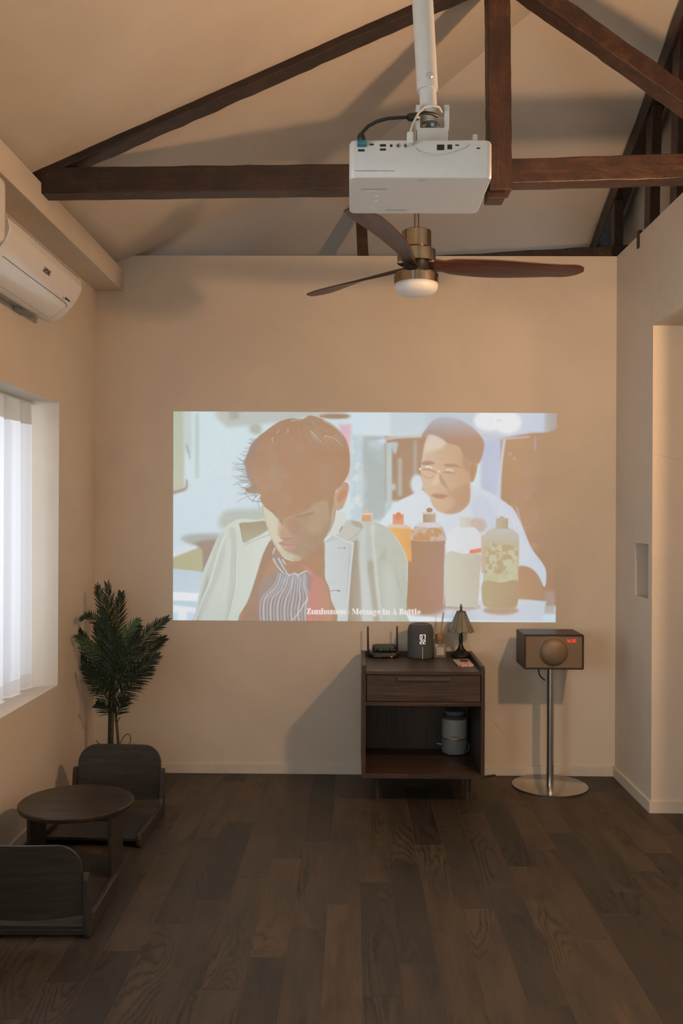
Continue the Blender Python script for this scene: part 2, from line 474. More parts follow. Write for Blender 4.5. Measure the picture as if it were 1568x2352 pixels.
def sheet(z0, z1, amp0, amp1, nz=6):
    mm = MB(); N = 260; ya, yb = -0.92, 0.845
    for j in range(nz + 1):
        t = j/nz; z = z0 + (z1 - z0)*t; amp = amp0 + (amp1 - amp0)*t
        for i in range(N + 1):
            y = ya + (yb - ya)*i/N; p = (yb - y)/0.150*2*math.pi + 0.6
            x = amp*(math.sin(p + 0.5*math.sin(p*0.37)) + 0.35*math.sin(2*p + 1.1))
            yy = y + 0.35*amp*math.cos(p) + (0.012*(1 - t) if i > N*0.93 else 0)*0
            mm.v.append((x, yy, z))
    for j in range(nz):
        for i in range(N):
            a = j*(N + 1) + i; mm.f.append((a, a + 1, a + N + 2, a + N + 1))
    return mm
H = WZ1 - WZ0
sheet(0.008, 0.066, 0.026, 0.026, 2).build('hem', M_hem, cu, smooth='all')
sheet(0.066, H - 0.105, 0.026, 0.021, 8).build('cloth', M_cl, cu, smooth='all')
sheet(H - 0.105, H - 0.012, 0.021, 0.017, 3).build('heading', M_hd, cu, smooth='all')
MB().box(-0.012, 0.012, -0.93, 0.89, H - 0.014, H).build('curtain_rail', M_wf, cu)

# ------------------------------------------------------------------ roof timbers
M_tb = timber('dark_roof_timber', (0.012, 0.0075, 0.006), (0.028, 0.0135, 0.009), (0.062, 0.024, 0.011), 0.42)
M_tb2 = timber('reddish_roof_timber', (0.016, 0.009, 0.006), (0.045, 0.018, 0.010), (0.105, 0.042, 0.018), 0.45)
def beam(p0, p1, up, h, dv, w, n=14, jit=0.002, seed=1):
    """front face runs p0->p1 along its upper front edge, h downwards along -up, w into dv"""
    rnd = random.Random(seed); p0 = Vector(p0); p1 = Vector(p1); up = Vector(up).normalized(); dv = Vector(dv).normalized()
    mm = MB()
    for i in range(n + 1):
        q = p0.lerp(p1, i/n)
        for a, b in ((0, 0), (1, 0), (1, 1), (0, 1)):
            mm.v.append(q - up*(h*a + rnd.uniform(-jit, jit)) + dv*(w*b + rnd.uniform(-jit, jit)))
    for i in range(n):
        for k in range(4):
            k2 = (k + 1) % 4; mm.f.append((i*4 + k, i*4 + k2, i*4 + 4 + k2, i*4 + 4 + k))
    mm.f += [(3, 2, 1, 0), tuple(n*4 + k for k in range(4))]
    return mm
YT = -1.254
tr_ = thing('roof_truss', 'dark wooden roof truss with tie beam and king post spanning the room', 'roof truss', (0, 0, 0))
Yd = Vector((0, 1, 0)); Zu = Vector((0, 0, 1))
pa, pb = Py(82, 384, YT), Py(1150, 371, YT)
beam(pa, pb, Zu, 0.099, Yd, 0.088, 24, 0.0015, 3).build('tie_beam', M_tb, tr_, bevel=0.004)
pa, pb = Py(1150, 364, YT + 0.01), Py(1645, 350, YT + 0.01)
beam(pa, pb, Zu, 0.095, Yd, 0.085, 16, 0.0015, 4).build('tie_beam', M_tb2, tr_, bevel=0.004)
pa, pb = Py(60, 370, YT), Py(1160, -117, YT)
ax = (pb - pa).normalized(); nrm = Vector((-ax.z, 0, ax.x))
beam(pa, pb, nrm, 0.080, Yd, 0.090, 40, 0.0022, 5).build('rafter', M_tb, tr_, bevel=0.004)
# king post in front of the tie
pa, pb = Py(1124, 436, YT - 0.012), Py(1119, -150, YT - 0.012)
w = (Py(1176, 436, YT - 0.012) - pa).length
beam(pa, pb, Vector((-1, 0, 0)), w, Yd, 0.095, 24, 0.0012, 6).build('king_post', M_tb2, tr_, bevel=0.004)
q = Py(1118, 430, YT + 0.02); q2 = Py(1160, 456, YT + 0.02)
MB().box(q.x, q2.x, YT + 0.02, YT + 0.10, q2.z, q.z + 0.02).build('post_tenon', M_tb2, tr_, bevel=0.004)
pa, pb = Py(1168, -97, YT + 0.005), Py(1640, 237, YT + 0.005)
ax = (pb - pa).normalized(); nrm = Vector((-ax.z, 0, ax.x))
beam(pa, pb, nrm, 0.068, Yd, 0.090, 24, 0.0022, 8).build('strut', M_tb2, tr_, bevel=0.004)

# half frame standing on the right wall
fr_ = thing('half_truss', 'dark timber frame of slanted rafter and posts above the right wall', 'roof frame', (0, 0, 0))
XF = 1.385
pa, pb = Vector((XF, 1.00, zb(1.00) - 0.012)), Vector((XF, -1.45, zb(-1.45) - 0.012))
ax = (pb - pa).normalized(); nrm = Vector((0, -ax.z, ax.y)); nrm = nrm if nrm.z > 0 else -nrm
beam(pa, pb, nrm, 0.10, Vector((1, 0, 0)), 0.075, 24, 0.002, 9).build('rafter', M_tb, fr_, bevel=0.004)
def post(y0, y1, z0, x0=XF + 0.002, x1=XF + 0.05, lean=0.0, nm='post'):
    zt = zb((y0 + y1)/2) - 0.08
    beam(Vector((x0, y0, z0)), Vector((x0 + lean, y0, zt)), Vector((-1, 0, 0)), x1 - x0, Yd, y1 - y0, 8, 0.001, int(abs(y0)*1000)).build(nm, M_tb, fr_, bevel=0.003)
post(-0.43, -0.345, WT, lean=0.012)
post(-0.785, -0.70, WT, lean=0.012)
post(0.145, 0.215, WT + 0.06)
post(0.53, 0.60, WT + 0.06)
post(-1.16, -1.08, WT, lean=0.012)
MB().box(XR - 0.006, XR + 0.012, -0.375, -0.345, WT - 0.062, WT + 0.02).build('strap', M_tb, fr_, bevel=0.001)
# plate lying behind the top of the back wall, and a post of the loft beyond
pa, pb = Vector((0.20, 0.115, WT + 0.020)), Vector((1.50, 0.115, WT + 0.098))
tag(beam(pa, pb, Zu, 0.10, Yd, 0.095, 16, 0.002, 12).build('wall_plate', M_tb, bevel=0.004),
    'dark timber plate lying along the top of the back wall', 'beam')
pa, pb = Py(826, 592, 0.27), Py(819, 380, 0.27)
w = (Py(851, 592, 0.27) - pa).length
pa.z = 2.55
pb = Vector((pa.x - 0.03, 0.27, min(zl(pa.x - 0.03), zb(0.27)) + 0.01))
tag(beam(pa, pb, Vector((-1, 0, 0)), w, Yd, 0.07, 10, 0.0012, 14).build('loft_post', M_tb2, bevel=0.003),
    'brown timber post seen above the back wall behind the fan', 'post')

# ================================================================== things on the ceiling and walls
M_wp = plain('white_plastic', (0.52, 0.51, 0.505), 0.35, var=0.03)
M_wm = plain('white_enamel', (0.54, 0.54, 0.53), 0.3, var=0.03)
M_blk = plain('black_plastic', (0.010, 0.011, 0.011), 0.45, var=0.1)
M_dk = plain('dark_recess', (0.006, 0.006, 0.007), 0.6)
M_chrome = plain('brushed_steel', (0.55, 0.54, 0.52), 0.28, 1.0, var=0.05)
M_zinc = plain('zinc_plate', (0.60, 0.62, 0.61), 0.35, 0.6, var=0.06)
M_brass = plain('antique_nickel', (0.46, 0.38, 0.29), 0.20, 1.0, var=0.06)
M_teal = plain('teal_plug', (0.03, 0.16, 0.19), 0.5)
M_grey = plain('grey_print', (0.30, 0.31, 0.31), 0.6)

# ------------------------------------------------------------------ projector hung from the ceiling
YPJ = -2.63                                   # rear face
ul = Py(802, 322, YPJ); br_ = Py(1130, 408, YPJ)
pw, ph, pd = br_.x - ul.x, ul.z - br_.z, 0.252
pcx = (ul.x + br_.x)/2
pj = thing('projector', 'white projector hung upside down from a ceiling pole, ports towards us', 'projector', (pcx, YPJ, br_.z))
o_ = rrect(pw, pd, 0.014)
m = MB()
lay = [(0.000, 0.985), (0.004, 1.0), (ph - 0.006, 1.0), (ph, 0.985)]
n = len(o_)
for z, s in lay: m.v += [(a*s, pd/2 + b*s, z) for a, b in o_]
for k in range(len(lay) - 1):
    for i in range(n): j = (i + 1) % n; m.f.append((k*n + i, k*n + j, (k + 1)*n + j, (k + 1)*n + i))
m.f += [tuple(reversed(range(n))), tuple(3*n + i for i in range(n))]
pbody = m.build('body', M_wp, pj, smooth=True)
def pjp(u, v):
    q = Py(u, v, YPJ); return q.x - pcx, q.z - br_.z
def port(u0, v0, u1, v1, mat, name='port', proud=0.0008, parent=None):
    a, b = pjp(u0, v0); c, d = pjp(u1, v1)
    return MB().box(a, c, -proud, 0.004, d, b).build(name, mat, parent or pj, bevel=0.0006)
for r in ((822, 343, 837, 348), (849, 330, 858, 334), (872, 331, 886, 337), (872, 341, 886, 346), (1003, 332, 1020, 345),
          (1027, 332, 1038, 343), (1045, 332, 1054, 335), (1094, 339, 1102, 342)):
    port(*r, M_dk)
port(815, 391, 906, 394, M_grey, 'printed_line', 0.0003)
for u, rr, mt in ((898, 3.0, M_dk), (914, 5.5, M_chrome), (931, 5.5, M_chrome)):
    a, b = pjp(u, 335)
    j = MB().lathe([(rr/1000*1.0, 0), (rr/1000*1.0, 0.003), (rr/1000*0.5, 0.003)], 16, (a, 0.001, b), mat=Matrix.Rotation(math.radians(90), 4, 'X')).build('jack', mt, pj, smooth=True)
    if mt is M_chrome:
        MB().lathe([(rr/1000*0.45, 0), (rr/1000*0.45, 0.0035)], 10, (a, 0.001, b), mat=Matrix.Rotation(math.radians(90), 4, 'X')).build('jack_hole', M_dk, j)
# faint print and feet on the underside
for x, y, w_, d_, mt in ((-0.105, 0.075, 0.062, 0.005, M_grey), (-0.098, 0.092, 0.066, 0.004, M_wm), (-0.10, 0.19, 0.062, 0.003, M_wm),
                         (-0.045, 0.225, 0.055, 0.006, M_grey), (0.005, 0.018, 0.02, 0.003, M_grey)):
    MB().box(x - w_/2, x + w_/2, y - d_/2, y + d_/2, -0.0004, 0.002).build('underside_mark', mt, pj)
for x, y in ((-0.10, 0.125), (-0.10, 0.155)):
    MB().lathe([(0.0, -0.0008), (0.005, -0.0008), (0.006, 0.002)], 12, (x, y, 0)).build('screw_cover', M_wm, pj, smooth=True)
MB().lathe([(0.0, 0.012), (0.030, 0.010), (0.034, -0.006), (0.034, -0.02)], 28, (0.07, pd - 0.008, ph/2), mat=Matrix.Rotation(math.radians(-90), 4, 'X')).build('lens', M_dk, pj, smooth=True)
# ceiling mount: adapter plate, U bracket, two-part pole
mt_ = thing('projector_mount', 'white telescopic ceiling pole with bracket holding the projector', 'ceiling mount', (0, 0, 0))
ymid = YPJ + 0.10
zt = br_.z + ph
xb = Py(982, 235, ymid).x
bz0 = zt + 0.020; bz1 = Py(990, 243, ymid - 0.03).z
m = MB()
m.hexa([(Py(922, 318, ymid).x, ymid - 0.06, zt + 0.010), (Py(1085, 318, ymid).x, ymid - 0.06, zt + 0.012), (Py(1085, 318, ymid).x, ymid + 0.08, zt + 0.012), (Py(922, 318, ymid).x, ymid + 0.08, zt + 0.010)],
       [(Py(922, 318, ymid).x, ymid - 0.06, zt + 0.013), (Py(1088, 318, ymid).x, ymid - 0.06, zt + 0.017), (Py(1088, 318, ymid).x, ymid + 0.08, zt + 0.017), (Py(922, 318, ymid).x, ymid + 0.08, zt + 0.013)])
m.box(Py(1078, 318, ymid).x, Py(1088, 318, ymid).x, ymid - 0.062, ymid + 0.082, zt - 0.0, zt + 0.03)
m.build('adapter_plate', M_zinc, mt_, bevel=0.001)
for dx, dy in ((-0.07, -0.05), (0.075, -0.05), (0.075, 0.07), (-0.07, 0.07)):
    MB().lathe([(0.006, 0), (0.006, 0.012)], 10, (Py(1000, 318, ymid).x + dx*0.8, ymid + dy, zt - 0.001)).build('spacer', M_zinc, mt_)
bx0, bx1 = Py(953, 270, ymid).x, Py(1028, 270, ymid).x
m = MB()
m.box(bx0, bx1, ymid - 0.036, ymid - 0.033, bz0 - 0.004, bz0 + 0.036)
m.box(bx0, bx1, ymid + 0.030, ymid + 0.033, bz0 - 0.004, bz1)
m.box(bx0, bx0 + 0.003, ymid - 0.036, ymid + 0.033, bz0 - 0.004, bz1)
m.box(bx1 - 0.003, bx1, ymid - 0.036, ymid + 0.033, bz0 - 0.004, bz1)
m.box(bx1 - 0.012, bx1, ymid - 0.0362, ymid - 0.033, bz0 + 0.03, bz1)
m.box(bx0, bx0 + 0.010, ymid - 0.0362, ymid - 0.033, bz0 + 0.03, bz1)
m.build('bracket', M_wm, mt_, bevel=0.001)
for u in (973, 1013):
    q = Py(u, 286, ymid - 0.037)
    MB().lathe([(0.0, 0.003), (0.0055, 0.003), (0.0065, 0.0)], 14, q, mat=Matrix.Rotation(math.radians(90), 4, 'X')).build('bolt', M_brass, mt_, smooth=True)
q = Py(993, 286, ymid - 0.037); MB().box(q.x - 0.004, q.x + 0.004, ymid - 0.0366, ymid - 0.034, q.z - 0.004, q.z + 0.004).build('slot', M_grey, mt_)
pA = Vector((xb + 0.004, ymid, bz1 - 0.03)); pB = Py(970, 0, ymid); dirp = (pB - pA).normalized()
tlen = (3.30 - pA.z)/dirp.z
zc = Py(980, 204, ymid).z; sc_ = (zc - pA.z)/dirp.z
MB().tube([pA, pA + dirp*sc_], 0.0205, 28).build('inner_pole', M_wm, mt_, smooth=True)
MB().tube([pA + dirp*(sc_ - 0.004), pA + dirp*tlen], 0.0255, 28).build('outer_pole', M_wm, mt_, smooth=True)
qb = pA + dirp*(sc_ + 0.02); MB().lathe([(0.0, 0.005), (0.006, 0.005), (0.0085, 0.002), (0.0085, 0)], 16, (qb.x + 0.004, qb.y - 0.0245, qb.z), mat=Matrix.Rotation(math.radians(90), 4, 'X')).build('locking_screw', M_zinc, mt_, smooth=True)
qt = pA + dirp*tlen; MB().lathe([(0.06, -0.05), (0.06, -0.045), (0.03, -0.02), (0.03, 0.0)], 28, qt).build('ceiling_flange', M_wm, mt_, smooth=True)
# cables of the projector
yc_ = YPJ - 0.012
cb = thing('video_cable', 'black video cable with teal plug arching from the projector to its pole', 'cable', (0, 0, 0))
path = [(830, 322, 0), (829, 312, -.004), (833, 303, -.004), (845, 290, 0), (865, 279, .006), (890, 272, .012), (915, 270, .02), (940, 269, .03), (955, 267, .04), (975, 259, .045), (993, 261, .055), (1003, 266, .07)]
pts = [Py(u, v, yc_ + dy) for u, v, dy in path]
MB().tube(pts, 0.0042, 10).build('cord', M_blk, cb, smooth=True)
MB().tube([Py(936, 270, yc_ + .026), Py(940, 269.5, yc_ + .028), Py(958, 267, yc_ + .040), Py(962, 266, yc_ + .042)], [0.006, 0.0095, 0.0095, 0.006], 12).build('ferrite', M_blk, cb, smooth=True)
MB().tube([Py(830, 322, yc_), Py(829, 313, yc_ - .003), Py(830, 306, yc_ - .003)], [0.0095, 0.0090, 0.0055], 12).build('boot', M_blk, cb, smooth=True)
a = Py(820, 324, YPJ); b = Py(841, 338, YPJ)
MB().box(a.x, b.x, YPJ - 0.016, YPJ + 0.001, b.z, a.z).build('plug', M_teal, cb, bevel=0.001)
wc = thing('power_cable', 'white power cable plugged in the back of the projector', 'cable', (0, 0, 0))
MB().tube([Py(u, v, YPJ - 0.010 + dy) for u, v, dy in ((946, 330, .008), (942, 315, 0), (943, 300, .004), (948, 285, .012), (955, 270, .02), (962, 258, .025), (975, 246, .03), (992, 242, .035), (1008, 246, .05), (1014, 258, .07))], 0.0026, 8).build('cord', M_wm, wc, smooth=True)
a = Py(934, 306, YPJ - 0.01); b = Py(949, 332, YPJ - 0.01)
MB().box(a.x, b.x, YPJ - 0.022, YPJ + 0.001, b.z, a.z).build('plug', M_wm, wc, bevel=0.003)
MB().tube([Py(u, v, YPJ - 0.003) for u, v in ((950, 340), (962, 350), (985, 355), (1010, 354), (1040, 347), (1062, 340), (1075, 333))], 0.0016, 6).build('loop', M_wm, wc, smooth=True)

# ------------------------------------------------------------------ ceiling fan hung from the tie beam
YF = YT + 0.044
fz = lambda v: Py(957, v, YF).z
fcx = Py(956, 600, YF).x
M_walnut = veneer('walnut_blade', (0.030, 0.013, 0.008), (0.055, 0.022, 0.012), (0.085, 0.036, 0.018), 'X', 0.4)
tl_ = NT('opal_lens'); tl_.b.inputs['Base Color'].default_value = (0.72, 0.71, 0.70, 1); set_p(tl_.b, 0.4); M_opal = tl_.m
fan = thing('ceiling_fan', 'three-blade walnut ceiling fan with antique nickel motor and white lens', 'ceiling fan', (fcx, YF, fz(600)))
zz = lambda v: fz(v) - fz(600)
ztie = Py(957, 432, YT).z - fz(600)
MB().lathe([(0.010, zz(540)), (0.010, ztie)], 16).build('downrod', M_brass, fan, smooth=True)
MB().lathe([(0.032, ztie - 0.03), (0.050, ztie - 0.02), (0.052, ztie + 0.001)], 28).build('canopy', M_brass, fan, smooth=True)
MB().lathe([(0.0, zz(531) + .001), (0.053, zz(531)), (0.057, zz(533)), (0.057, zz(570)), (0.050, zz(573)), (0.050, zz(577)), (0.0, zz(577))], 40).build('motor_cover', M_brass, fan, smooth=True)
MB().lathe([(0.0, zz(574)), (0.068, zz(574)), (0.074, zz(577)), (0.074, zz(604)), (0.066, zz(606)), (0.0, zz(606))], 40).build('motor', M_brass, fan, smooth=True)
MB().lathe([(0.05, zz(606)), (0.055, zz(632))], 32).build('hub', M_blk, fan, smooth=True)
MB().lathe([(0.0, zz(629)), (0.080, zz(629)), (0.086, zz(633)), (0.086, zz(653)), (0.0, zz(653))], 44).build('lamp_ring', M_brass, fan, smooth=True)
MB().lathe([(0.083, zz(652)), (0.083, zz(661)), (0.078, zz(669)), (0.065, zz(675)), (0.035, zz(679)), (0.0, zz(680))], 44).build('lens', M_opal, fan, smooth='all')
def blade_mesh():
    mm = MB(); st = []
    R_ = 0.675
    for i in range(25):
        t = math.sin(i/24*math.pi/2)**1.15; r = 0.045 + (R_ - 0.045)*t
        ch = 0.060 + 0.075*math.sin(min(1, t*1.7)*math.pi/2) - 0.012*t
        if t > 0.89: ch *= math.sqrt(max(0.004, 1 - ((t - 0.89)/0.11)**2))
        if t < 0.12: ch = 0.075 - 0.012*t/0.12
        pit = -math.radians(30 - 21*min(1, t*1.25))
        off = 0.018*math.sin(t*math.pi) - 0.010
        z = -0.016 + 0.008*t
        ring = []
        for k in range(14):
            a = 2*math.pi*k/14
            s = ch/2*math.cos(a); th = 0.0065*(1 - 0.35*t)*math.sin(a)
            ring.append((r, off + s*math.cos(pit) - th*math.sin(pit), z + s*math.sin(pit) + th*math.cos(pit)))
        mm.v += ring
    for i in range(24):
        for k in range(14): k2 = (k + 1) % 14; mm.f.append((i*14 + k, i*14 + k2, (i + 1)*14 + k2, (i + 1)*14 + k))
    mm.f += [tuple(reversed(range(14))), tuple(24*14 + k for k in range(14))]
    return mm
b0 = blade_mesh().build('blade', M_walnut, fan, smooth='all'); b0.rotation_euler.z = math.radians(10)
for a in (130, 250):
    b = b0.copy(); col.objects.link(b); b.parent = fan; b.rotation_euler.z = math.radians(a)

# ------------------------------------------------------------------ air conditioner on the left wall
M_ac = plain('glossy_white_plastic', (0.70, 0.68, 0.66), 0.12, var=0.02, spec=0.6)
AY0, AY1 = -0.935, -1.735                      # far and near end
def ap(u, v):                                   # silhouette of the far end
    q = Py(u, v, AY0); return q.x, q.z
prof = [ap(188, 657), ap(188.5, 664), ap(186, 672), ap(178, 688), ap(167, 704), ap(152, 721), ap(138, 733), ap(124, 740), ap(113, 742), ap(106, 739), ap(98, 735)]
prof = [(XL, 2.325), (prof[0][0] - 0.03, 2.325), (prof[0][0] - 0.006, 2.316)] + prof + [(XL + 0.03, prof[-1][1] + 0.004), (XL, prof[-1][1] + 0.010)]
ac = thing('air_conditioner', 'white wall-mounted split air conditioner above the left window', 'air conditioner', (0, 0, 0))
MB().prism(prof, lambda a, b, d: (a, d, b), AY1, AY0).build('housing', M_ac, ac, smooth=True, bevel=0.004, angle=50)
def acp(u, v, n=60):
    """point where a pixel's ray meets the curved front"""
    d = ray(u, v); best = None
    for i in range(2, 12):
        (x0, z0), (x1, z1) = prof[i], prof[i + 1]
        # plane containing the y axis through both points
        nx, nz = (z1 - z0), -(x1 - x0)
        den = d.x*nx + d.z*nz
        if abs(den) < 1e-9: continue
        t = ((x0 - CAM.x)*nx + (z0 - CAM.z)*nz)/den
        p = CAM + d*t
        s = ((p.x - x0)*(x1 - x0) + (p.z - z0)*(z1 - z0))/((x1 - x0)**2 + (z1 - z0)**2)
        if t > 0 and -0.05 <= s <= 1.05:
            N = Vector((nx, 0, nz)).normalized()
            if N.x < 0: N = -N
            if best is None or t < best[0]: best = (t, p, N)
    return best
def ac_strip(pix, r, mat, name):
    pts = []
    for (u0, v0), (u1, v1) in zip(pix[:-1], pix[1:]):
        for k in range(12):
            h = acp(u0 + (u1 - u0)*k/12, v0 + (v1 - v0)*k/12)
            if h: pts.append(h[1] + h[2]*0.0003)
    if len(pts) > 2: MB().tube(pts, r, 6).build(name, mat, ac, smooth=True)
ac_strip([(6, 588), (60, 629), (110, 666), (148, 694), (153, 700), (150, 707)], 0.0011, M_dk, 'panel_seam')
ac_strip([(0, 657), (60, 696), (112, 731)], 0.0009, M_grey, 'louver_seam')
ac_strip([(116, 732), (135, 718), (149, 706)], 0.0006, M_grey, 'louver_end')
# intake grille line along the top edge
for k, (dx, dz) in enumerate(((-0.002, 0.010), (-0.010, 0.018))):
    MB().tube([(prof[2][0] + dx - 0.001, AY1 + 0.01, prof[2][1] + dz*0.3), (prof[2][0] + dx - 0.001, AY0 - 0.01, prof[2][1] + dz*0.3)], 0.0022, 6).build('intake_bar', M_grey, ac)
def ac_text(body, u, v, size, sx=1.0):
    h = acp(u, v)
    if not h: return
    _, p, N = h
    me = text_mesh(body, size); me.materials.append(M_dk)
    o = bpy.data.objects.new('lettering', me); col.objects.link(o)
    ex = Vector((0, 1, 0)); ez = N; ey = ez.cross(ex).normalized()
    M = Matrix((ex*sx, ey, ez)).transposed().to_4x4(); M.translation = p + N*0.0006
    o.parent = ac; o.matrix_local = M
ac_text('SAMSUNG', 107.5, 624, 0.028, 0.58)
ac_text('Digital Inverter', 155, 688, 0.013, 0.8)
ac_strip([(147, 682), (145.5, 684.5), (146.5, 686)], 0.0012, M_dk, 'emblem')
for u, v, rr in ((31, 717, .004), (37, 719, .003), (22, 722, .004)):
    h = acp(u, v)
MB().lathe([(0.0, 0.0015), (0.003, 0.001), (0.003, 0)], 10, (0, 0, 0)).build('indicator_lamp', plain('lamp_dot', (0.8, 0.5, 0.3), 0.3), ac).matrix_local = \
    Matrix.Translation(acp(116, 732)[1])
q = Py(46, 742, AY1 + 0.45)
MB().box(XL, XL + 0.075, -1.16, -1.08, prof[-1][1] - 0.022, prof[-1][1] + 0.006).build('mounting_lug', M_grey, ac, bevel=0.002)
pc = tag(MB().box(XL, -1.115, -2.30, -1.79, 2.205, 2.42).build('pipe_cover', M_ac, bevel=0.03, seg=4), 'white plastic pipe cover beside the air conditioner', 'pipe cover')

# ------------------------------------------------------------------ niche ornament
tag(MB().lathe([(0.0, 0.0), (0.011, 0.002), (0.0165, 0.010), (0.015, 0.019), (0.008, 0.026), (0.0, 0.028)], 24, (XR + 0.045, -0.452, NZ0)).build('pebble_ornament', plain('white_porcelain', (0.78, 0.76, 0.74), 0.3, var=0.03), smooth='all'),
    'small white egg-shaped ornament on the floor of the wall niche', 'ornament')

# ================================================================== cabinet
M_cab = veneer('walnut_veneer', (0.024, 0.0145, 0.010), (0.050, 0.028, 0.0175), (0.088, 0.050, 0.029), 'X', 0.42)
M_cabz = veneer('walnut_veneer_upright', (0.024, 0.0145, 0.010), (0.043, 0.025, 0.016), (0.070, 0.040, 0.024), 'Z', 0.45)
CXa, CXb = 0.051, 0.615
CY0, CY1 = -0.520, -0.045                       # front, back
cz0, cz1, czt = 0.128, 0.642, 0.6215
cbx = (CXa + CXb)/2; hw = (CXb - CXa)/2; dp = CY1 - CY0
cab = thing('side_cabinet', 'walnut side cabinet with one drawer, an open shelf and tapered legs', 'cabinet', (cbx, CY0, 0))
T_ = 0.018
for s in (-1, 1):
    x0, x1 = (-hw, -hw + T_) if s < 0 else (hw - T_, hw)
    out = [(0.0, cz0), (dp, cz0), (dp, cz1 + 0.004), (0.018, cz1 + 0.002), (0.0, czt + 0.004)]
    MB().prism(out, lambda a, b, d: (d, a, b), x0, x1).build('side_panel', M_cabz, cab, bevel=0.0015)
MB().box(-hw + T_, hw - T_, 0.001, dp - 0.015, czt - 0.0165, czt).build('top_panel', M_cab, cab, bevel=0.001)
MB().box(-hw + T_, hw - T_, dp - 0.015, dp, cz0 + 0.02, cz1 + 0.002).build('back_panel', M_cabz, cab, bevel=0.001)
sz1 = Py(970, 1613, CY0).z; sz0 = Py(970, 1622, CY0).z
MB().box(-hw + T_, hw - T_, 0.001, dp - 0.015, sz0, sz1).build('divider', M_cab, cab, bevel=0.001)
MB().box(-hw + T_, hw - T_, 0.001, dp - 0.015, cz0, cz0 + 0.022).build('bottom_panel', M_cab, cab, bevel=0.001)
dz1 = czt - 0.0195; dz0 = sz1 + 0.003
dr = MB().box(-hw + T_ + 0.003, hw - T_ - 0.003, 0.001, 0.018, dz0, dz1).build('drawer', M_cab, cab, bevel=0.001)
MB().box(-hw + T_ + 0.006, hw - T_ - 0.006, 0.018, dp - 0.05, dz0 + 0.01, dz1 - 0.01).build('drawer_box', M_cabz, dr)
hx0, hx1 = Py(911, 1556, CY0).x - cbx, Py(1037, 1556, CY0).x - cbx
hz1, hz0 = Py(970, 1554.5, CY0).z, Py(970, 1562, CY0).z
m = MB(); m.hexa([(hx0 + .004, -.016, hz0), (hx1 - .004, -.016, hz0), (hx1 - .004, .002, hz0), (hx0 + .004, .002, hz0)],
                 [(hx0, -.014, hz1), (hx1, -.014, hz1), (hx1, .002, hz1), (hx0, .002, hz1)])
m.build('handle', M_cab, dr, bevel=0.001)
for lx in (Py(867, 1810, CY0 + 0.08).x - cbx, Py(1074, 1812, CY0 + 0.08).x - cbx):
    for ly in (0.085, dp - 0.085):
        MB().lathe([(0.010, 0.0), (0.0175, cz0)], 20, (lx, ly, 0)).build('leg', M_cabz, cab, smooth=True)

# ------------------------------------------------------------------ things on and in the cabinet
def on_top(u, v, z=czt): q = Pz(u, v, z); return Vector((q.x, q.y, z))
S_ = lambda y: (y - CAM.y)/F                    # metres per pixel at a depth
# routers
rt = on_top(882, 1508.5)
sR = S_(rt.y)
M_rb = plain('router_black', (0.013, 0.014, 0.014), 0.4, var=0.1)
def led(parent, x, y, z, c, w=0.0022, st=1.0):
    MB().box(x - w/2, x + w/2, y - 0.0006, y + 0.001, z - w*0.45, z + w*0.45).build('status_light', plain('led', c, 0.4, emit=c, estr=st), parent)
def pill(w, d, h, z0, bow=0.5, top=0.86):
    mm = MB(); lay = [(z0, top), (z0 + h*0.3, 1.0), (z0 + h*0.65, 1.0), (z0 + h*0.9, 0.95), (z0 + h, top - 0.04)]
    base = rrect(w, d, min(w, d)*0.38, 8); n = len(base)
    for z, s in lay: mm.v += [(a*(1 - (1 - s)*d/w), b*s, z) for a, b in base]
    for k in range(len(lay) - 1):
        for i in range(n): j = (i + 1) % n; mm.f.append((k*n + i, k*n + j, (k + 1)*n + j, (k + 1)*n + i))
    mm.f += [tuple(reversed(range(n))), tuple((len(lay) - 1)*n + i for i in range(n))]
    return mm
r1 = thing('wifi_router', 'black wifi router with two upright antennas at the bottom of the stack', 'router', rt)
pill(0.152, 0.11, 0.028, 0.0).build('body', M_rb, r1, smooth=True)
for u, v0, v1 in ((846, 1438.5, 1497), (912, 1438, 1490)):
    x = (u - 882)*sR*1.02
    xb_ = max(-0.082, min(0.082, x))
    MB().tube([(xb_, 0.035, 0.018), (x - 0.001, 0.036, 0.020 + (v1 - v0)*sR*0.5), (x - 0.0015, 0.036, (1505 - v0)*sR), (x - 0.0015, 0.036, (1505 - v0)*sR + 0.003)], [0.0055, 0.0050, 0.0045, 0.002], 12).build('antenna', M_rb, r1, smooth=True)
MB().box(0.0, 0.041, -0.0535, -0.05, 0.014, 0.0175).build('name_plate', plain('tan_label', (0.45, 0.32, 0.22), 0.5), r1)
for x, c in ((-0.050, (0.25, 0.3, 0.3)), (-0.038, (0.12, 0.15, 0.15)), (-0.028, (0.16, 0.2, 0.2)), (-0.016, (0.2, 0.24, 0.25)), (0.026, (0.1, 0.2, 0.7)), (0.036, (1.0, 0.42, 0.1))):
    led(r1, x, -0.0545, 0.008, c, 0.0034 if c[0] == 1.0 else 0.0026, 1.6 if c[0] == 1.0 else 0.35)
r2 = thing('modem_router', 'smaller black modem stacked on top of the wifi router', 'router', rt + Vector((0.003, 0.005, 0.0282)))
pill(0.128, 0.085, 0.032, 0.0).build('body', M_rb, r2, smooth=True)
for x, c in ((-0.048, (0.16, 0.18, 0.18)), (-0.024, (0.35, 0.75, 0.05)), (-0.014, (0.22, 0.5, 0.05)), (-0.004, (0.15, 0.3, 0.06)), (0.006, (0.15, 0.35, 0.05)), (0.015, (0.2, 0.45, 0.08)), (0.034, (0.3, 0.6, 0.05)), (0.049, (0.9, 0.4, 0.1))):
    led(r2, x, -0.0430, 0.013, c, 0.0026, 0.6)
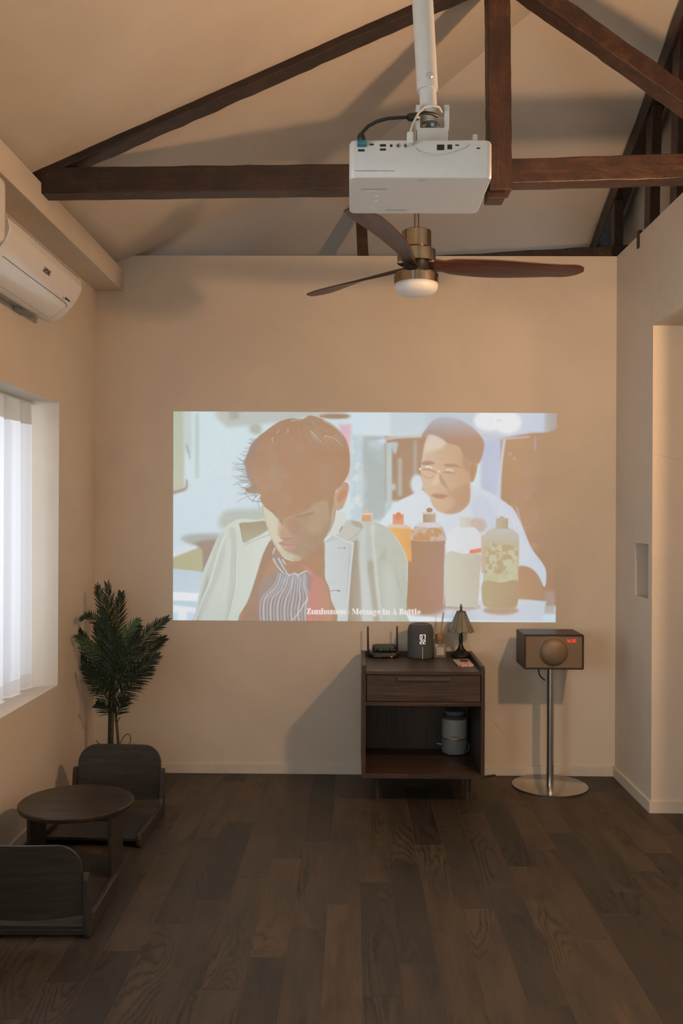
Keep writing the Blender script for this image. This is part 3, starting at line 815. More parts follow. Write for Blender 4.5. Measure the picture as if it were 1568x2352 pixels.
# smart speaker with a dot-matrix clock
sp = on_top(965, 1511.0); k = S_(sp.y)
M_fab = plain('grey_speaker_fabric', (0.060, 0.066, 0.066), 0.85, var=0.25, scale=600, bump=0.3)
ss = thing('clock_speaker', 'charcoal fabric speaker with a lit digital clock on top of the cabinet', 'speaker', sp)
rS = 29.5*k; hS = 79*k
MB().lathe([(0.0, 0.0), (rS*0.86, 0.0), (rS*0.94, 0.005), (rS*0.985, 0.018), (rS, 0.045), (rS, hS*0.70), (rS*0.99, hS*0.80), (rS*0.96, hS*0.88), (rS*0.90, hS*0.94), (rS*0.80, hS*0.98), (rS*0.70, hS*0.995), (rS*0.60, hS*0.995), (0.0, hS*0.985)], 56).build('fabric_body', M_fab, ss, smooth='all')
MB().lathe([(rS*0.74, hS*0.990), (rS*0.72, hS*0.9985), (rS*0.69, hS*0.9995), (rS*0.67, hS*0.994)], 48, cap=False).build('top_ring', plain('satin_grey', (0.14, 0.15, 0.155), 0.35), ss, smooth=True)
M_wled = plain('white_led', (0.8, 0.8, 0.8), 0.4, emit=(0.85, 0.86, 0.9), estr=0.75)
DOT = {'0': ['111', '101', '101', '101', '101', '101', '111'], '7': ['111', '001', '001', '001', '001', '001', '001'],
       '2': ['111', '001', '001', '111', '100', '100', '111']}
clk = MB(); px_ = 1.85*k
for (ch, c0, v0) in (('0', 962.3, 1452.0), ('7', 969.4, 1452.0), ('2', 962.3, 1463.5), ('2', 969.4, 1463.5)):
    for r_, row in enumerate(DOT[ch]):
        for cc, bit in enumerate(row):
            if bit == '1':
                x = (c0 + cc*2.0 - 965)*k; z = (1509.5 - (v0 + r_*1.45))*k - 0.002
                y = -math.sqrt(max(0, (rS*0.992)**2 - x*x))
                clk.box(x - px_*0.40, x + px_*0.40, y - 0.0012, y + 0.001, z - 0.55*k, z + 0.55*k)
clk.build('clock_digits', M_wled, ss)
MB().box((967.2 - 965)*k, (968.6 - 965)*k, -rS - 0.0008, -rS + 0.002, 0.004, 29*k).build('light_bar', plain('pale_bar', (0.45, 0.46, 0.46), 0.4), ss)
# reed diffuser
dfp = on_top(1008.5, 1508.5); k = S_(dfp.y)
df = thing('reed_diffuser', 'square glass reed diffuser with wooden cap and orange sticks', 'diffuser', dfp)
tgl = NT('frosted_glass'); tgl.b.inputs['Base Color'].default_value = (0.42, 0.40, 0.36, 1); set_p(tgl.b, 0.15)
tgl.b.inputs['Transmission Weight'].default_value = 0.55; M_fg = tgl.m
wb = 29*k
m = MB(); base = rrect(wb, wb, 0.008, 5); n = len(base)
lay = [(0, .94), (.004, 1), (24*k, 1), (30*k, .94), (33*k, .62)]
for z, s in lay: m.v += [(a*s, b*s, z) for a, b in base]
for kk in range(len(lay) - 1):
    for i in range(n): j = (i + 1) % n; m.f.append((kk*n + i, kk*n + j, (kk + 1)*n + j, (kk + 1)*n + i))
m.f += [tuple(reversed(range(n))), tuple((len(lay) - 1)*n + i for i in range(n))]
m.build('bottle', M_fg, df, smooth=True)
MB().box(-7.5*k, 9*k, -wb/2 - 0.0006, -wb/2 + 0.001, 6*k, 24*k).build('label', plain('cream_label', (0.46, 0.43, 0.36), 0.6, var=0.04), df)
M_wcap = veneer('cap_wood', (0.22, 0.11, 0.05), (0.30, 0.16, 0.08), (0.38, 0.21, 0.11), 'Z', 0.5)
MB().lathe([(7*k, 32*k), (7*k, 39*k)], 24).build('neck', M_wcap, df, smooth=True)
MB().lathe([(9.6*k, 38*k), (10*k, 39*k), (10*k, 51*k), (9.4*k, 52.5*k), (0, 52.5*k)], 24).build('cap', M_wcap, df, smooth=True)
M_reed = plain('orange_reed', (0.42, 0.17, 0.05), 0.6)
for u0, u1, v1, r_ in ((1006, 999, 1415, .0010), (1009, 1017, 1408, .0014), (1010.5, 1020, 1408, .0012), (1008, 1018.5, 1409, .0010)):
    x0, x1 = (u0 - 1008.5)*k, (u1 - 1008.5)*k; z1 = (1510 - v1)*k
    MB().tube([(x0, 0, 40*k), (x1, 0.006*(u1 - 1005)/10, z1)], r_, 6).build('reed', M_reed, df)
# stained-glass table lamp
lp = on_top(1058, 1509); k = S_(lp.y)
M_brz = plain('dark_bronze', (0.030, 0.026, 0.020), 0.38, 0.7, var=0.25, scale=80, bump=0.3)
M_pat = plain('verdigris_bronze', (0.10, 0.14, 0.13), 0.35, 0.6, var=0.3, scale=90)
M_lead = plain('copper_came', (0.085, 0.040, 0.018), 0.45, 0.3, var=0.3)
tsg = NT('pale_green_glass'); v_ = tsg.coords('Object'); fc = tsg.noise(v_, 30, 3)
tsg.link(tsg.ramp(fc, [(0.3, (0.17, 0.175, 0.125)), (0.7, (0.25, 0.245, 0.185))]), tsg.b.inputs['Base Color']); set_p(tsg.b, 0.18)
tsg.b.inputs['Transmission Weight'].default_value = 0.15; M_sg = tsg.m
lmp = thing('stained_glass_lamp', 'small table lamp with pale green stained-glass shade and bronze base', 'table lamp', lp)
hh = lambda v: (1509.5 - v)*k
MB().lathe([(0.0, 0.0), (20.5*k, 0.0), (21*k, 3*k), (17*k, 9*k), (10*k, 15*k), (6*k, 20*k), (4.5*k, 28*k), (4*k, 34*k), (5*k, 39*k), (4.6*k, 44*k), (3.6*k, 52*k), (3.7*k, 57*k), (5*k, 60*k), (4.6*k, 63*k), (0, 63*k)], 36).build('base', M_brz, lmp, smooth=True)
for i in range(10):
    a = 2*math.pi*i/10
    MB().tube([((r_*k)*math.cos(a), (r_*k)*math.sin(a), z*k) for r_, z in ((20, 2.5), (16.5, 9.5), (10.5, 15), (6.6, 20), (5.0, 26))], [1.8*k, 1.6*k, 1.2*k, .8*k, .4*k], 6).build('base_rib', M_brz, lmp, smooth=True)
MB().lathe([(0, 62*k), (5.2*k, 62*k), (5.6*k, 66*k), (5.6*k, 84*k), (0, 84*k)], 20).build('socket', M_blk, lmp, smooth=True)
for s in (-1, 1):
    MB().tube([(s*x*k, 0, z*k) for x, z in ((4, 61), (8, 62), (10.5, 66), (12, 71), (12.5, 76), (10.5, 79))], [1.2*k, 1.4*k, 1.6*k, 1.5*k, 2.0*k, 1.2*k], 8).build('arm', M_brz, lmp, smooth=True)
NP = 12; zt0, zb0 = hh(1405), hh(1450.5); rt0, rb0 = 9.8*k, 29.8*k
for i in range(NP):
    a0, a1 = 2*math.pi*i/NP, 2*math.pi*(i + 1)/NP; am = (a0 + a1)/2
    m = MB(); top = []; pts = []
    g = lambda a, r_, z: (r_*math.cos(a), r_*math.sin(a), z)
    e0 = 0.05; A0, A1 = a0 + e0*0.4, a1 - e0*0.4
    out = [g(A0, rt0, zt0), g(A1, rt0, zt0), g(A1, rb0*0.97, zb0 + 1.4*k)]
    for q_ in range(1, 6):
        t = q_/6; a = A1 + (A0 - A1)*t
        out.append(g(a, rb0*(0.97 + 0.03*math.sin(t*math.pi)), zb0 + 1.4*k - 3.2*k*math.sin(t*math.pi)))
    out.append(g(A0, rb0*0.97, zb0 + 1.4*k))
    nn = len(out); m.v = [Vector(p) for p in out] + [Vector(p)*0.985 for p in out]
    for q_ in range(nn): m.v[nn + q_].z = m.v[q_].z
    m.f = [tuple(range(nn)), tuple(reversed(range(nn, 2*nn)))] + [(q_, (q_ + 1) % nn, nn + (q_ + 1) % nn, nn + q_) for q_ in range(nn)]
    pane = m.build('glass_panel', M_sg, lmp)
    MB().tube([g(a0, rt0, zt0), g(a0, rb0*0.975, zb0 + 1.2*k)], 0.55*k, 6).build('came', M_lead, lmp)
    MB().tube([Vector(p) for p in out[2:]], 0.45*k, 6).build('came_edge', M_lead, pane)
MB().lathe([(rt0*1.04, zt0 - .6*k), (rt0*1.04, zt0 + .8*k), (3*k, zt0 + 1.2*k)], 24, cap=True).build('shade_cap', M_lead, lmp, smooth=True)
MB().lathe([(0, zt0), (3*k, zt0), (3.1*k, zt0 + 2.5*k), (4*k, zt0 + 3.2*k), (3*k, zt0 + 4.2*k), (2.2*k, zt0 + 6.5*k), (3.5*k, zt0 + 9.3*k), (3.4*k, zt0 + 10.5*k), (2.4*k, zt0 + 12*k), (2.5*k, zt0 + 13.5*k), (1.2*k, zt0 + 16.6*k), (0, zt0 + 17.2*k)], 20).build('finial', M_pat, lmp, smooth=True)
# cigarette pack with a lighter on it
p0 = [on_top(u, v) for u, v in ((1055.5, 1532.5), (1088, 1531.5), (1074, 1518), (1043, 1519.5))]
ck = sum((Vector(p) for p in p0), Vector())/4; ck.z = czt
M_pk = NT('printed_carton'); v_ = M_pk.coords('Object'); f1 = M_pk.noise(v_, 42, 2, 0.5)
M_pk.link(M_pk.ramp(f1, [(0.30, (0.55, 0.40, 0.30)), (0.46, (0.60, 0.47, 0.36)), (0.56, (0.50, 0.16, 0.10)), (0.66, (0.58, 0.48, 0.40)), (0.74, (0.05, 0.07, 0.16))]), M_pk.b.inputs['Base Color']); set_p(M_pk.b, 0.35)
pk = thing('cigarette_pack', 'pink and blue cigarette pack lying on the cabinet by the lamp', 'cigarette pack', ck)
m = MB(); q0 = [Vector(p) - ck for p in p0]
m.hexa([(q.x, q.y, 0.0) for q in q0], [(q.x*0.98, q.y*0.98, 0.011) for q in q0]); m.build('carton', M_pk.m, pk, bevel=0.002)
e0, e1 = q0[3]*0.99, q0[0]*0.99
MB().tube([Vector((e0.x - .001, e0.y, .006)), Vector((e1.x - .001, e1.y, .006))], 0.0055, 10).build('side_band', plain('grey_carton', (0.45, 0.40, 0.38), 0.4, var=0.3, scale=200), pk, smooth=True)
MB().tube([Vector((e1.x - .0012, e1.y - .001, .006)), Vector((e1.x + .003, e1.y + .004, .006))], 0.0058, 10).build('red_tip', plain('red_carton', (0.55, 0.03, 0.03), 0.4), pk, smooth=True)
lg = thing('lighter', 'small black lighter lying on top of the cigarette pack', 'lighter', ck + Vector((0.002, 0.010, 0.0112)))
pill(0.038, 0.014, 0.009, 0.0).build('body', M_blk, lg, smooth=True)
MB().box(-0.017, 0.016, 0.003, 0.0068, 0.0085, 0.0096).build('red_stripe', plain('red_plastic', (0.35, 0.09, 0.06), 0.4), lg)
# humidifier on the open shelf
hp = Pz(1043, 1729, cz0 + 0.022); hp = Vector((hp.x, hp.y, cz0 + 0.022)); k = S_(hp.y)
hm = thing('humidifier', 'grey and white cylindrical humidifier standing in the open shelf', 'humidifier', hp)
rH = 29.5*k; g_ = lambda v: (1733.0 - v)*k
M_hl = plain('humidifier_white', (0.34, 0.325, 0.30), 0.45, var=0.03); M_hg = plain('humidifier_grey', (0.19, 0.20, 0.195), 0.5, var=0.04)
MB().lathe([(0, .004), (rH*.86, .004), (rH*.93, .012), (rH*.94, 4*k), (0, 4*k)], 44).build('foot_ring', M_hl, hm, smooth=True)
MB().lathe([(rH*.95, 3*k), (rH, 9*k), (rH, g_(1698.5)), (rH*.97, g_(1697.5))], 44).build('tank', M_hg, hm, smooth=True)
MB().lathe([(rH*.975, g_(1699)), (rH*.985, g_(1697)), (rH*.975, g_(1695.5))], 44).build('gold_band', plain('copper_band', (0.40, 0.20, 0.09), 0.3, 0.8), hm, smooth=True)
MB().lathe([(rH*.97, g_(1696)), (rH*.99, g_(1694.5)), (rH*.98, g_(1655)), (rH*.96, g_(1652))], 44).build('upper_body', M_hl, hm, smooth=True)
MB().lathe([(rH*.965, g_(1653)), (rH*.97, g_(1650)), (rH*.80, g_(1645)), (0, g_(1645))], 44).build('vent_ring', plain('humidifier_dark', (0.06, 0.065, 0.065), 0.5), hm, smooth=True)
MB().lathe([(rH*.62, g_(1648)), (rH*.74, g_(1643)), (rH*.82, g_(1640)), (rH*.82, g_(1637)), (rH*.74, g_(1635)), (0, g_(1635))], 44).build('lid', plain('humidifier_lid', (0.14, 0.15, 0.15), 0.4), hm, smooth=True)
for a in (40, 130, 230, 320):
    MB().lathe([(0.006, 0), (0.006, 0.006)], 10, (rH*.7*math.cos(math.radians(a)), rH*.7*math.sin(math.radians(a)), 0)).build('foot', M_hl, hm)
for i in range(-6, 7):
    if abs(i) < 3: continue
    a = math.radians(-90 + i*11)
    MB().box(-.0014, .0014, -.0010, .0010, 0, .0022).build('vent_slot', M_hl, hm).location = (rH*.955*math.cos(a), rH*.955*math.sin(a), g_(1650.5))
mk_ = MB()                                       # maker's mark, too small to read
for q_ in range(9):
    x = (-6.0 + q_*1.9)*k; hgt = (2.0, 1.4, 1.3, 1.3, 1.4, 1.3, 1.3, 1.6, 1.6)[q_]*k; y_ = -math.sqrt((rH*.985)**2 - x*x)
    mk_.box(x - .65*k, x + .65*k, y_ - .0008, y_ + .001, g_(1691), g_(1691) + hgt)
mk_.build('maker_mark', plain('dark_print', (0.05, 0.05, 0.05), 0.5), hm)
MB().tube([(-8.6*k + 1.6*k*math.cos(a_), -rH*.962 - .0006, g_(1690.3) + 1.6*k*math.sin(a_)) for a_ in [x_*math.pi/8 for x_ in range(17)]], .00035, 5, cap=False).build('maker_emblem', M_dk, hm)
hc = MB().tube([Vector(((u - 1043)*k, 0.02, g_(v) - 0.004)) for u, v in ((1072, 1708), (1076, 1713), (1078, 1720), (1076, 1728), (1073, 1733))], 0.0022, 8).build('cord', M_hl, hm, smooth=True)
MB().tube([Vector(((u - 1043)*k, 0.012, g_(v))) for u, v in ((1016, 1715), (1009, 1714), (1003, 1713))], [0.0045, 0.004, 0.0025], 8).build('cord_plug', M_hl, hm, smooth=True)

# ================================================================== tabletop radio on a stand
M_rad = veneer('dark_walnut_case', (0.020, 0.012, 0.0085), (0.034, 0.020, 0.013), (0.052, 0.031, 0.020), 'X', 0.45)
base = Pz(1262.5, 1803.5, 0.006)
k = S_(base.y)
st = thing('speaker_stand', 'brushed steel speaker stand with round base plate beside the cabinet', 'speaker stand', (base.x, base.y, 0))
M_mir = plain('polished_steel', (0.62, 0.58, 0.53), 0.16, 1.0, var=0.03)
MB().lathe([(0, 0), (0.183, 0), (0.1845, 0.002), (0.1845, 0.008), (0.182, 0.0095), (0, 0.0095)], 72).build('base_plate', M_mir, st, smooth=True)
YS0 = base.y - 0.115; YS1 = base.y + 0.095
fa = Py(1203.5, 1457, YS0); fb = Py(1340.5, 1538.5, YS0)
MB().tube([(0, 0, 0.009), (0, 0, fb.z)], 8.2*k, 24).build('pole', M_chrome, st, smooth=True)
MB().box(-7.0*k, -5.4*k, -8.4*k, -5.0*k, 0.012, fb.z - 0.001).build('pole_groove', M_dk, st)
MB().box(-0.06, 0.06, -0.06, 0.06, fb.z - 0.005, fb.z - 0.0002).build('mounting_plate', M_blk, st, bevel=0.001)
sw, sh = fb.x - fa.x, fa.z - fb.z
sx = (fa.x + fb.x)/2
rd = thing('radio_speaker', 'dark walnut boxed radio speaker with brown grille and red display', 'speaker', (sx, YS0, fb.z))
m = MB(); t_ = 0.009; D_ = YS1 - YS0
m.box(-sw/2, sw/2, 0, D_, 0, t_); m.box(-sw/2, sw/2, 0, D_, sh - t_, sh)
m.box(-sw/2, -sw/2 + t_, 0, D_, t_, sh - t_); m.box(sw/2 - t_, sw/2, 0, D_, t_, sh - t_); m.box(-sw/2 + t_, sw/2 - t_, D_ - 0.01, D_, t_, sh - t_)
me_ = MB().prism(rrect(sw, sh, 0.006, 4), lambda a, b, d: (a, d, b + sh/2), 0.004, D_).build('case', M_rad, rd, smooth=True)
# rim around the grille
out = rrect(sw, sh, 0.006, 4); inn = rrect(sw - 2*t_, sh - 2*t_, 0.003, 4); n = len(out)
m = MB(); m.v = [(a, 0.0, b + sh/2) for a, b in out] + [(a, 0.0, b + sh/2) for a, b in inn] + [(a, 0.005, b + sh/2) for a, b in out] + [(a, 0.005, b + sh/2) for a, b in inn]
for i in range(n):
    j = (i + 1) % n
    m.f += [(i, j, n + j, n + i), (2*n + i, 2*n + j, j, i), (n + i, n + j, 3*n + j, 3*n + i)]
m.build('rim', M_rad, rd)
M_gr = plain('bronze_grille', (0.19, 0.135, 0.09), 0.5, 0.25, var=0.12, scale=900, bump=0.15)
gz = MB(); GX, GZ = 72, 44; gw, gh = sw - 2*t_, sh - 2*t_
dcx, dcz, drr = (1271.0 - 1272.0)*S_(YS0), (1538.5 - 1497.5)*S_(YS0), 32.0*S_(YS0)
for j in range(GZ + 1):
    for i in range(GX + 1):
        x = -gw/2 + gw*i/GX; z = t_ + gh*j/GZ; r_ = math.hypot(x - dcx, z - dcz)/drr
        y = 0.002 - (0.0 if r_ >= 1 else 0.034*math.sqrt(1 - r_*r_))
        gz.v.append((x, y, z))
for j in range(GZ):
    for i in range(GX):
        a = j*(GX + 1) + i; gz.f.append((a, a + 1, a + GX + 2, a + GX + 1))
gz.build('grille', M_gr, rd, smooth='all')
M_red = plain('red_display', (0.6, 0.02, 0.02), 0.4, emit=(1.0, 0.035, 0.02), estr=0.85)
SEG = {'b': 'cdefg', 'L': 'fed', 'U': 'bcdef', 'E': 'afged'}
m = MB(); cw, chh = 3.3, 6.0; kk = S_(YS0)
for q_, ch in enumerate('bLUE'):
    x0 = (1303.2 + q_*5.1 - 1272.0)*kk; z0 = (1538.5 - 1475.0)*kk; W_, H_ = cw*kk, chh*kk; e = 0.5*kk
    lines = {'a': (0, H_, W_, H_), 'g': (0, H_/2, W_, H_/2), 'd': (0, 0, W_, 0), 'f': (0, H_/2, 0, H_), 'b': (W_, H_/2, W_, H_), 'e': (0, 0, 0, H_/2), 'c': (W_, 0, W_, H_/2)}
    for s_ in SEG[ch]:
        xa, za, xb2, zb2 = lines[s_]
        m.box(x0 + xa - e, x0 + xb2 + e, 0.0004, 0.0018, z0 + za - e, z0 + zb2 + e)
m.build('display_letters', M_red, rd)
MB().box((1214 - 1272)*kk, (1216.5 - 1272)*kk, 0.02, 0.026, sh, sh + 0.0006).build('power_light', plain('amber', (0.6, 0.25, 0.08), 0.4, emit=(0.8, 0.3, 0.1), estr=0.3), rd)
MB().box(-0.014, 0.014, 0.016, 0.018, sh, sh + 0.0005).build('top_print', M_grey, rd)
wb_ = tag(MB().tube([Py(1236, 1536, YS1 - 0.03), Py(1238, 1549, YS1 - 0.03), Py(1243, 1556, YS1 - 0.05), Py(1250, 1562, base.y)], 0.0036, 8).build('audio_cable', M_blk, smooth=True),
    'short black cord looping under the radio speaker into its stand', 'cable')
fc_ = tag(MB().tube([Pz(u, v, 0.004) if v > 1776 else Py(u, v, -0.02) for u, v in ((1112, 1783), (1135, 1780), (1160, 1777.5), (1185, 1777), (1205, 1779), (1222, 1783))], 0.0035, 8).build('floor_cable', plain('brown_cable', (0.05, 0.035, 0.025), 0.5), smooth=True),
    'dark cable lying on the floor between cabinet and steel stand', 'cable')

# ================================================================== low chairs and round table
M_st = veneer('black_stained_wood', (0.025, 0.0225, 0.0195), (0.035, 0.0305, 0.0260), (0.052, 0.043, 0.035), 'X', 0.42, 1.4)
M_sty = veneer('black_stained_rail', (0.025, 0.0225, 0.0195), (0.035, 0.0305, 0.0260), (0.052, 0.043, 0.035), 'Y', 0.4, 1.4)
M_tt = veneer('worn_dark_tabletop', (0.016, 0.012, 0.009), (0.032, 0.022, 0.0145), (0.055, 0.038, 0.023), 'X', 0.36, 1.3)
def floor_chair(name, label, loc, rz, W=0.41, D=0.40, HB=0.305):
    """legless chair: back at y = 0, seat towards -y"""
    c = thing(name, label, 'floor chair', loc, rz, 'legless chairs at the round table')
    hw_ = W/2; t = 0.018
    for s in (-1, 1):
        x0, x1 = (hw_ - t, hw_) if s > 0 else (-hw_, -hw_ + t)
        out = [(-D + 0.012, 0.0), (0.0, 0.0), (0.012, 0.02), (0.020, 0.19), (0.016, 0.208), (0.004, 0.212), (-0.010, 0.205), (-0.028, 0.085), (-0.040, 0.064), (-0.065, 0.056), (-D + 0.02, 0.056), (-D + 0.004, 0.050), (-D, 0.036), (-D + 0.002, 0.010)]
        MB().prism(out, lambda a, b, d: (d, a, b), x0, x1).build('side_rail', M_sty, c, bevel=0.004)
    MB().box(-hw_ + t, hw_ - t, -D + 0.015, -0.012, 0.022, 0.036).build('seat', M_st, c, bevel=0.003)
    # backrest: curved plywood panel with rounded top corners
    bw = W - 2*t - 0.002; z0b, z1b = 0.075, HB
    o2 = []
    rr = 0.078
    for a0, cx_, cz_ in ((0, bw/2 - rr, z1b - rr), (90, -bw/2 + rr, z1b - rr)):
        for i in range(9):
            a = math.radians(a0 + 90*i/8); o2.append((cx_ + rr*math.cos(a), cz_ + rr*math.sin(a)))
    for i in range(11): o2.append((-bw/2 + bw*i/10, z0b - 0.012*math.sin(math.pi*i/10)))
    mm = MB(); n2 = len(o2)
    bend = lambda x, z: 0.004 + (z - 0.075)*0.10 + 0.016*(1 - (2*x/bw)**2)
    # grid panel clipped to the outline by scaling rows
    rows = 28; colsn = 20
    def half(z):
        if z <= z1b - rr: return bw/2
        return bw/2 - rr + math.sqrt(max(0, rr*rr - (z - z1b + rr)**2))
    for side in (0, 1):
        for j in range(rows + 1):
            tt = j/rows; z = z0b + (z1b - z0b)*(1 - (1 - tt)**2.0)
            for i in range(colsn + 1):
                x = -half(z) + 2*half(z)*i/colsn
                zz_ = z - (0.012*math.cos(math.pi*x/bw) if j == 0 else 0)
                mm.v.append((x, bend(x, z) - 0.011*side, zz_))
    N_ = (rows + 1)*(colsn + 1)
    for j in range(rows):
        for i in range(colsn):
            a = j*(colsn + 1) + i; q = (a, a + 1, a + colsn + 2, a + colsn + 1)
            mm.f.append(q); mm.f.append(tuple(N_ + z for z in reversed(q)))
    edge = [i for i in range(colsn + 1)] + [j*(colsn + 1) + colsn for j in range(1, rows + 1)] + [rows*(colsn + 1) + i for i in range(colsn - 1, -1, -1)] + [j*(colsn + 1) for j in range(rows - 1, 0, -1)]
    for a, b in zip(edge, edge[1:] + edge[:1]): mm.f.append((a, b, N_ + b, N_ + a))
    mm.build('backrest', M_st, c, smooth=True, bevel=0.003)
    MB().box(-hw_ + t, hw_ - t, -0.03, -0.010, 0.004, 0.024).build('stretcher', M_st, c, bevel=0.003)
    return c
q = Pz(322, 1948, 0.0); q2 = Pz(379, 1884, 0.0)
xr_ = (q.x + q2.x)/2
floor_chair('floor_chair', 'dark wooden legless chair facing us, between palm and round table', (xr_ - 0.205, q.y + 0.40, 0), math.radians(-2))
q = Pz(203, 2158, 0.0)
floor_chair('floor_chair', 'nearest dark wooden legless chair, seen from behind its curved backrest', (q.x - 0.205, q.y + 0.004, 0), math.radians(180 + 1))
# round table
tz = 0.255
t0 = Pz(173.5, 1841, tz); 
c0, c1 = Pz(43.5, 1841, tz), Pz(304, 1841, tz); R_t = (c1.x - c0.x)/2
tb = thing('round_low_table', 'low round dark wooden table between the two legless chairs', 'table', (t0.x, t0.y + 0.012, 0))
MB().lathe([(0, tz - 0.018), (R_t - 0.004, tz - 0.018), (R_t, tz - 0.012), (R_t, tz - 0.004), (R_t - 0.004, tz), (0, tz)], 72).build('tabletop', M_tt, tb, smooth=True)
lxr = Pz(250, 2018, 0.0).x - t0.x
for s in (-1, 1):
    m = MB(); m.hexa([(s*lxr - .007, -.085, 0), (s*lxr + .007, -.085, 0), (s*lxr + .007, .085, 0), (s*lxr - .007, .085, 0)],
                     [(s*lxr - .007, -.092, tz - .018), (s*lxr + .007, -.092, tz - .018), (s*lxr + .007, .092, tz - .018), (s*lxr - .007, .092, tz - .018)])
    m.build('leg_panel', M_st, tb, bevel=0.002)
MB().box(-abs(lxr) + .007, abs(lxr) - .007, -.010, .010, tz - .075, tz - .018).build('apron', M_st, tb, bevel=0.002)
MB().lathe([(R_t*0.72, tz - 0.030), (R_t*0.74, tz - 0.018)], 48).build('top_batten', M_st, tb, smooth=True)

# ================================================================== potted palm in the corner
tpm = NT('palm_leaf'); v_ = tpm.coords('Object'); fc2 = tpm.noise(v_, 18, 3)
tpm.link(tpm.ramp(fc2, [(0.3, (0.016, 0.026, 0.013)), (0.6, (0.026, 0.042, 0.020)), (0.8, (0.040, 0.060, 0.026))]), tpm.b.inputs['Base Color']); set_p(tpm.b, 0.5, 0, 0.3)
tpm2 = plain('young_palm_leaf', (0.060, 0.105, 0.042), 0.5, var=0.2)
M_stem = plain('palm_stem', (0.055, 0.050, 0.026), 0.7, var=0.35, scale=60, bump=0.3)
M_stemd = plain('dark_palm_stem', (0.022, 0.026, 0.016), 0.7, var=0.3, scale=60)
YPM = -0.27
pp = Py(258, 1760, YPM)
palm = thing('potted_palm', 'dark green potted palm standing in the left corner', 'plant', (pp.x, YPM, 0))
def pl(u, v, dy=0.0):
    q = Py(u, v, YPM + dy); return Vector((q.x - pp.x, q.y - YPM, q.z))
MB().lathe([(0, 0), (0.075, 0), (0.095, 0.14), (0.100, 0.15), (0.090, 0.15), (0.088, 0.135), (0, 0.135)], 36).build('pot', plain('black_pot', (0.015, 0.014, 0.013), 0.5), palm, smooth=True)
for pts, r0, r1, mt in (([(251, 1790), (251, 1700), (252, 1610), (256, 1545)], .0075, .006, M_stemd), ([(256, 1790), (257, 1690), (260, 1600), (262, 1520)], .008, .006, M_stem), ([(275, 1790), (271, 1700), (265, 1630), (262, 1570)], .0065, .005, M_stem)):
    P_ = [pl(u, v) for u, v in pts]; P_[0].z = 0.13
    MB().tube(P_, [r0, r0, (r0 + r1)/2, r1], 10).build('stem', mt, palm, smooth=True)
def bez(p, t):
    p = list(p)
    while len(p) > 1: p = [a.lerp(b, t) for a, b in zip(p[:-1], p[1:])]
    return p[0]
for pts in ([(275, 1712), (282, 1690), (292, 1676), (304, 1684), (303, 1698), (295, 1712)], [(232, 1712), (226, 1706), (220, 1701)], [(269, 1660), (273, 1652), (276, 1646)]):
    P_ = [pl(u, v, -.01) for u, v in pts]
    MB().tube([bez(P_, q_/16) for q_ in range(17)], .0022, 6).build('dry_shoot', M_stem, palm, smooth=True)
def frond(pix, n, ll, mat, seed, dys=(0, -.02, -.04), up=0.62, start=0.18, flat=None):
    rnd = random.Random(seed)
    C_ = [pl(u, v, dy) for (u, v), dy in zip(pix, dys)]
    mm = MB(); P_ = [bez(C_, i/14) for i in range(15)]
    mm.tube(P_, [.0028*(1 - .75*i/14) for i in range(15)], 5)
    for i in range(n):
        t = start + (1 - start)*i/(n - 1); p = bez(C_, t); d = (bez(C_, min(1, t + .02)) - bez(C_, max(0, t - .02))).normalized()
        side0 = d.cross(Vector((0, 1, 0)))
        if side0.length < 0.2: side0 = d.cross(Vector((1, 0, 0)))
        side0.normalize()
        dep = d.cross(side0)
        L = 1.08*ll*(0.55 + 0.45*math.sin(math.pi*min(1, 0.15 + 0.85*t)))*(1 - 0.35*max(0, t - .8)/.2)
        for s in (-1, 1):
            w = (side0*s*(0.72 - .34*t) + d*(up + 0.35*t) + dep*rnd.uniform(-.35, .35)).normalized(); cv = 1 - .8*t
            l = L*rnd.uniform(.85, 1.12); wd = .0032*rnd.uniform(.8, 1.2)
            nv = (dep + side0*rnd.uniform(-.3, .3)).normalized(); ww = w.cross(nv).normalized()*wd
            dr_ = Vector((0, 0, -1))
            k1 = p + w*l*.35 + (dr_*.02 + side0*s*.03)*l*cv; k2 = p + w*l*.70 + (dr_*.08 + side0*s*.10)*l*cv; k3 = p + w*l*.97 + (dr_*.20 + side0*s*.18)*l*cv
            b = len(mm.v)
            rg = nv*wd*.45
            mm.v += [p + ww*.4, p - ww*.4, k1 + ww, k1 - rg, k1 - ww, k2 + ww*.75, k2 - rg*.6, k2 - ww*.75, k3]
            mm.f += [(b, b + 2, b + 3), (b, b + 3, b + 1), (b + 1, b + 3, b + 4), (b + 2, b + 5, b + 6, b + 3), (b + 3, b + 6, b + 7, b + 4), (b + 5, b + 8, b + 6), (b + 6, b + 8, b + 7)]
    lim = XL - pp.x + 0.004
    mm.v = [(max(q[0], lim), min(q[1], -YPM - 0.004), q[2]) for q in mm.v]
    return mm.build('frond', mat, palm)
M_lf = tpm.m
